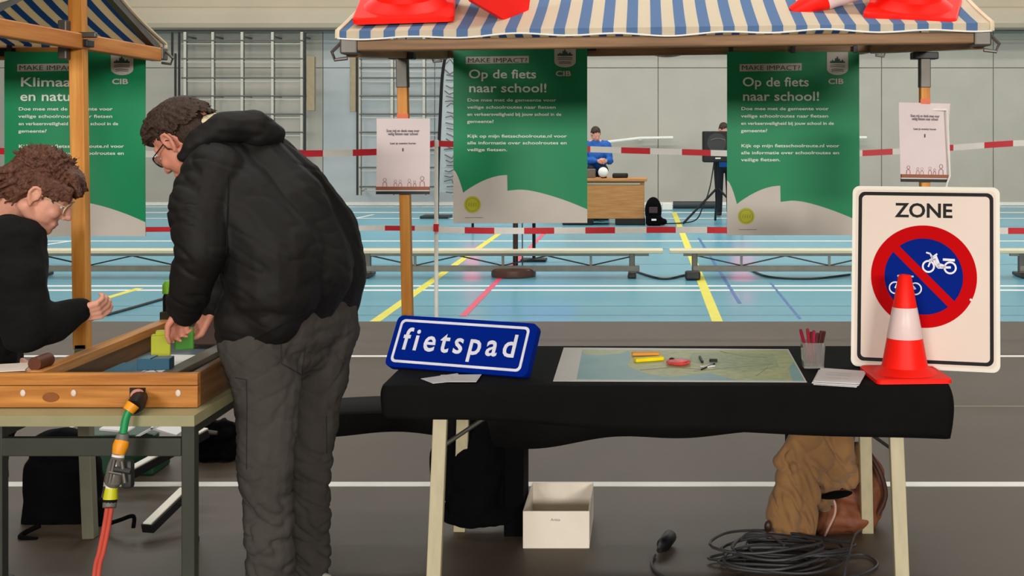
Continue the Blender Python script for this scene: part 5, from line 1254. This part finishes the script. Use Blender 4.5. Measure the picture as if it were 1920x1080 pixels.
# folded light panels and dark clutter on the floor behind
t = thing('folding_crate', 'green and white crate of folded boards on the floor behind the olive table', 'crate', W(255, 885, 5.6))
c = FL(235, 880)
bm = nb(); box(bm, c+Vector((0, 0, 0.09)), (0.34, 0.2, 0.18), bev=0.01); obj('crate', bm, mat('dark green crate', (24, 70, 48), 0.5), t)
for (a, b) in (((195, 800), (245, 805)), ((245, 825), (300, 795)), ((100, 822), (136, 800)), ((290, 798), (338, 812))):
    bm = nb(); p, q = W(a[0], a[1], c.y-0.1), W(b[0], b[1], c.y-0.1); bar(bm, p, q, 0.10, 0.010, 0.002); obj('folded_board', bm, M_PAPERW, t)
bm = nb(); box(bm, W(320, 812, c.y-0.05), (0.09, 0.06, 0.05), bev=0.01); obj('white_tub', bm, M_WHITE, t)
t = thing('camera_bag', 'heap of black gear with a silver part on the floor left of the man\'s legs', 'bag', FL(400, 862))
c = FL(400, 862); bm = nb(); chain(bm, [c+Vector((-0.08, 0, 0.05)), c+Vector((0.08, 0, 0.06))], [0.05, 0.06]); ell(bm, c+Vector((0.02, 0, 0.13)), (0.11, 0.06, 0.06)); ell(bm, c+Vector((0, 0, 0.03)), (0.14, 0.07, 0.03))
fuse('gear', bm, 0.01, M_BLACKF, t, 2, disp=lambda c: fold(c, 0.02, 20, 20))
bm = nb(); tube(bm, [c+Vector((-0.06, -0.06, 0.15)), c+Vector((0.04, -0.06, 0.14))], [0.014, 0.01], 10); obj('silver_part', bm, M_STEEL, t, True)

# ============================================================ FAR PEOPLE AND THINGS
def far_person(label, hd, jacket, Y, seated, armpx, ht):
    p = thing('person', label, 'person', (hd.x, Y, 0))
    M = frame3((0.35, -0.8, -0.45), (0.15, -0.45, 0.88)); M.translation = hd
    bm = nb(); head_prims(bm, M)
    nk = hd+Vector((0, 0.05, -0.12)); wa = Vector((hd.x+0.02, Y+0.15, hd.z-0.58)); 
    chain(bm, [M @ Vector((-0.03, 0, -0.06)), nk], [0.055, 0.06]); chain(bm, [nk, nk-Vector((0, 0, 0.2)), wa], [0.08, 0.13, 0.13])
    hands = []
    for s in (-1, 1):
        s0 = nk+Vector((s*0.18, 0, -0.08)); e = s0+Vector((s*0.06, -0.05, -0.26)); wr = Vector((hd.x+armpx+s*0.07, Y-0.20, hd.z-0.46))
        chain(bm, [nk, s0, e, wr], [0.07, 0.055, 0.042, 0.026]); hands.append((s0, e, wr))
        dd = Vector((-s*0.5, -0.5, -0.1)).normalized(); hand_prims(bm, plane(wr, dd, (0, 0, 1)), 0.8, 1, 1, 1.0)
        hp = wa+Vector((s*0.1, 0, -0.05))
        if seated: kn = hp+Vector((0, -0.38, 0.02)); an = Vector((kn.x, kn.y+0.05, 0.08))
        else: kn = Vector((hp.x, hp.y-0.02, 0.5)); an = Vector((hp.x, hp.y, 0.08))
        chain(bm, [wa, hp, kn, an], [0.13, 0.09, 0.062, 0.045]); hands[-1] = hands[-1]+(hp, kn, an)
        cap(bm, an-Vector((0, 0, 0.04)), an+Vector((0, -0.14, -0.05)), 0.035, 0.028)
    fuse('body', bm, 0.008, M_SKIN, p, 2)
    bm = nb(); chain(bm, [nk-Vector((0, 0, 0.03)), nk-Vector((0, 0, 0.25)), wa], [0.10, 0.17, 0.165])
    for h in hands: cap(bm, nk-Vector((0, 0, 0.06)), h[0], 0.085, 0.09); chain(bm, [h[0], h[1], h[2].lerp(h[1], 0.12)], [0.09, 0.070, 0.046])
    fuse('jacket', bm, 0.012, jacket, p, 3, disp=lambda c: fold(c, 0.012, 12, 12))
    bm = nb(); cap(bm, wa, wa-Vector((0, 0, 0.06)), 0.15, 0.14)
    for h in hands: chain(bm, [h[3], h[4], h[5]], [0.10, 0.075, 0.06])
    fuse('trousers', bm, 0.012, mat('dark navy trousers', (24, 26, 36), 0.8), p, 2)
    bm = nb()
    for h in hands: ell(bm, h[5]+Vector((0, -0.06, -0.035)), (0.05, 0.13, 0.045))
    obj('shoe', bm, M_BLACK, p, True)
    eyes(M, p)
    tuft_hair('hair', M, M_HAIRM, p, [((-0.022, 0, 0.050), (0.100, 0.083, 0.088)), ((-0.055, 0, 0.0), (0.062, 0.076, 0.075))], 120, 0.02, 3, 0.05, vox=0.008)
    return p, M
hd = W(1117, 252, 21.4)
fp, FM = far_person('seated person in a bright blue jacket behind the far wooden counter', hd, mat('bright blue jacket', (28, 88, 168), 0.6), 21.4, True, 0.12, 1.2)
bm = nb(); box(bm, (hd.x+0.02, 21.55, 0.22), (0.42, 0.4, 0.44), bev=0.02); obj('stool', bm, M_DSTEEL, None, label='dark stool under the seated person in blue', category='stool')
hd2 = W(1357, 244, 22.3); far_person('standing person in blue with dark trousers, mostly hidden by the right banner and speaker', hd2, mat('bright blue jacket', (28, 88, 168), 0.6), 22.3, False, -0.1, 1.6)
# counter
MCW = wood('counter wood', (172, 116, 62), (196, 140, 84), 0)
t = thing('counter', 'wooden counter on dark feet in front of the seated person in blue', 'counter', W(1140, 420, 20.3)); Yc = 20.3; sc = F/Yc
xa, xb = (1060-CX)/sc, (1210-CX)/sc
bm = nb(); box(bm, ((xa+xb)/2, Yc+0.25, 0.40), (xb-xa-0.03, 0.5, 0.60), bev=0.01); obj('body', bm, MCW, t)
bm = nb(); box(bm, ((xa+xb)/2+0.01, Yc+0.24, 0.745), (xb-xa+0.04, 0.58, 0.05), bev=0.012); obj('worktop', bm, MCW, t)
bm = nb(); box(bm, ((xa+xb)/2+0.04, Yc-0.004, 0.685), (xb-xa-0.25, 0.012, 0.025)); obj('pale_strip', bm, M_SRIM, t)
bm = nb(); box(bm, ((xa+xb)/2+0.02, Yc+0.22, 0.71), (xb-xa-0.1, 0.5, 0.035)); obj('shadow_gap_rail', bm, mat('brown rail', (120, 78, 40), 0.5), t)
for x in (xa+0.2, xb-0.25): bm = nb(); box(bm, (x, Yc+0.2, 0.05), (0.5, 0.4, 0.1), bev=0.01); obj('foot', bm, M_BLACK, t)
c = W(1131, 323, 20.35); t = thing('microphone', 'white ball on a black grip held above the counter', 'microphone', c)
bm = nb(); ell(bm, c, (0.085, 0.085, 0.085)); obj('white_ball', bm, M_WHITE, t, True)
bm = nb(); tube(bm, [c+Vector((0, 0.03, -0.05)), Vector((c.x+0.01, 20.45, 0.775))], 0.05, 12); obj('grip', bm, M_BLACK, t, True)
bm = nb(); box(bm, (c.x+0.28, 20.5, 0.81), (0.26, 0.2, 0.075), bev=0.02); obj('case', bm, M_BLACK, None, label='flat black case on the counter right of the white ball', category='case')
bm = nb(); box(bm, (W(1105, 0, 20.45).x, 20.5, 0.845), (0.2, 0.2, 0.148), bev=0.01); obj('crate', bm, mat('grey brown crate', (110, 96, 84), 0.6), None, label='grey brown box on the counter left of the white ball', category='box')
# backpack far
c = W(1226, 0, 20.2); t = thing('backpack', 'black backpack on the blue floor right of the counter', 'bag', (c.x, 20.2, 0))
bm = nb(); ell(bm, (c.x-0.01, 20.2, 0.24), (0.14, 0.12, 0.23)); box(bm, (c.x, 20.2, 0.08), (0.27, 0.24, 0.16), bev=0.04); ell(bm, (c.x+0.13, 20.2, 0.06), (0.09, 0.1, 0.06)); fuse('pack', bm, 0.012, M_BLACKF, t, 3)
bm = nb(); box(bm, (c.x-0.01, 20.07, 0.26), (0.14, 0.02, 0.10), bev=0.008); obj('front_pocket', bm, mat('dark plum', (70, 48, 52), 0.7), t)
bm = nb(); box(bm, (c.x, 20.07, 0.10), (0.08, 0.02, 0.03), bev=0.004); obj('white_tag', bm, M_WHITE, t)
# speaker on tripod
Ys = 20.6; c = W(1345, 0, Ys); t = thing('speaker_stand', 'black tripod stand on the blue floor left of the right green banner', 'stand', (c.x, Ys, 0))
bm = nb(); tube(bm, [(c.x, Ys, 0.25), (c.x, Ys, 1.03)], 0.03, 10); obj('pole', bm, M_BLACK, t, True)
for a in (200, 340, 90): bm = nb(); q = math.radians(a); tube(bm, [(c.x, Ys, 0.60), (c.x+0.62*math.cos(q), Ys+0.62*math.sin(q), 0.015)], 0.02, 8); obj('leg', bm, M_BLACK, t, True)
t = thing('loudspeaker', 'black loudspeaker on the tripod left of the right green banner', 'loudspeaker', (c.x, Ys, 1.03))
z1 = W(0, 246, Ys).z; bm = nb(); box(bm, (c.x-0.02, Ys, (1.03+z1)/2), (0.46, 0.34, z1-1.03), bev=0.02); obj('cabinet', bm, M_BLACK, t)
bm = nb(); prism(bm, circ(0, 0, 0.16, 0.16, 28), facecam((c.x-0.02, Ys-0.165, 1.36)), 0.0, 0.012); obj('woofer_grille', bm, M_DSTEEL, t)
bm = nb(); box(bm, (c.x, Ys-0.176, 1.10), (0.09, 0.01, 0.022)); obj('badge', bm, M_WHITE, t)
bm = nb(); tube(bm, [(c.x-0.12+0.24*k/8, Ys-0.185, 1.40+0.03*math.sin(PI*k/8)) for k in range(9)], 0.008, 6); obj('arc_trim', bm, M_STEEL, t)
bm = nb(); tube(bm, spline([(c.x-0.06, Ys-0.1, 1.03), (c.x-0.14, Ys-0.2, 0.6), (c.x-0.25, Ys-0.2, 0.30), (c.x-0.4, Ys-0.1, 0.05), (c.x-0.9, Ys-0.2, 0.012)]), 0.012, 6); obj('speaker_cable', bm, M_DSTEEL, None, True, label='thin cable hanging from the loudspeaker to the floor', category='cable')
Yr = 24.6; bm = nb(); tube(bm, [W(1262, 385, Yr), W(1350, 385, Yr)], 0.075, 14); c = W(1300, 0, Yr); 
o = obj('floor_roll', bm, mat('dark roll', (60, 64, 66), 0.5), None, True, label='dark roll lying along the foot of the far wall', category='roll'); o.location.z = 0.0
bm = nb(); box(bm, (W(1251, 0, 24.2).x, 24.2, 0.07), (0.2, 0.2, 0.14), bev=0.01); obj('small_box', bm, M_WHITE, None, label='small white box on the blue floor right of the far backpack', category='box')
# floor cables between benches
for pts, lb in (([(1185, 508), (1240, 524), (1280, 518), (1300, 512)], 'thin dark cable on the blue floor between the middle benches'), ([(1400, 503), (1440, 520), (1520, 524), (1594, 516)], 'thin dark cable on the blue floor behind the ZONE sign'),
                ([(200, 592), (250, 578), (305, 562)], 'thin dark cable on the blue floor left of the bending person')):
    bm = nb(); tube(bm, spline([FL(*p)+Vector((0, 0, 0.008)) for p in pts]), 0.012, 6); obj('floor_cable', bm, M_DSTEEL, None, True, label=lb, category='cable')
bm = nb(); c = FL(1298, 522); box(bm, c+Vector((0, -0.1, 0.045)), (0.16, 0.12, 0.09), bev=0.02); obj('cable_box', bm, M_DSTEEL, None, label='small dark cable box at the bench foot near the yellow line', category='box')
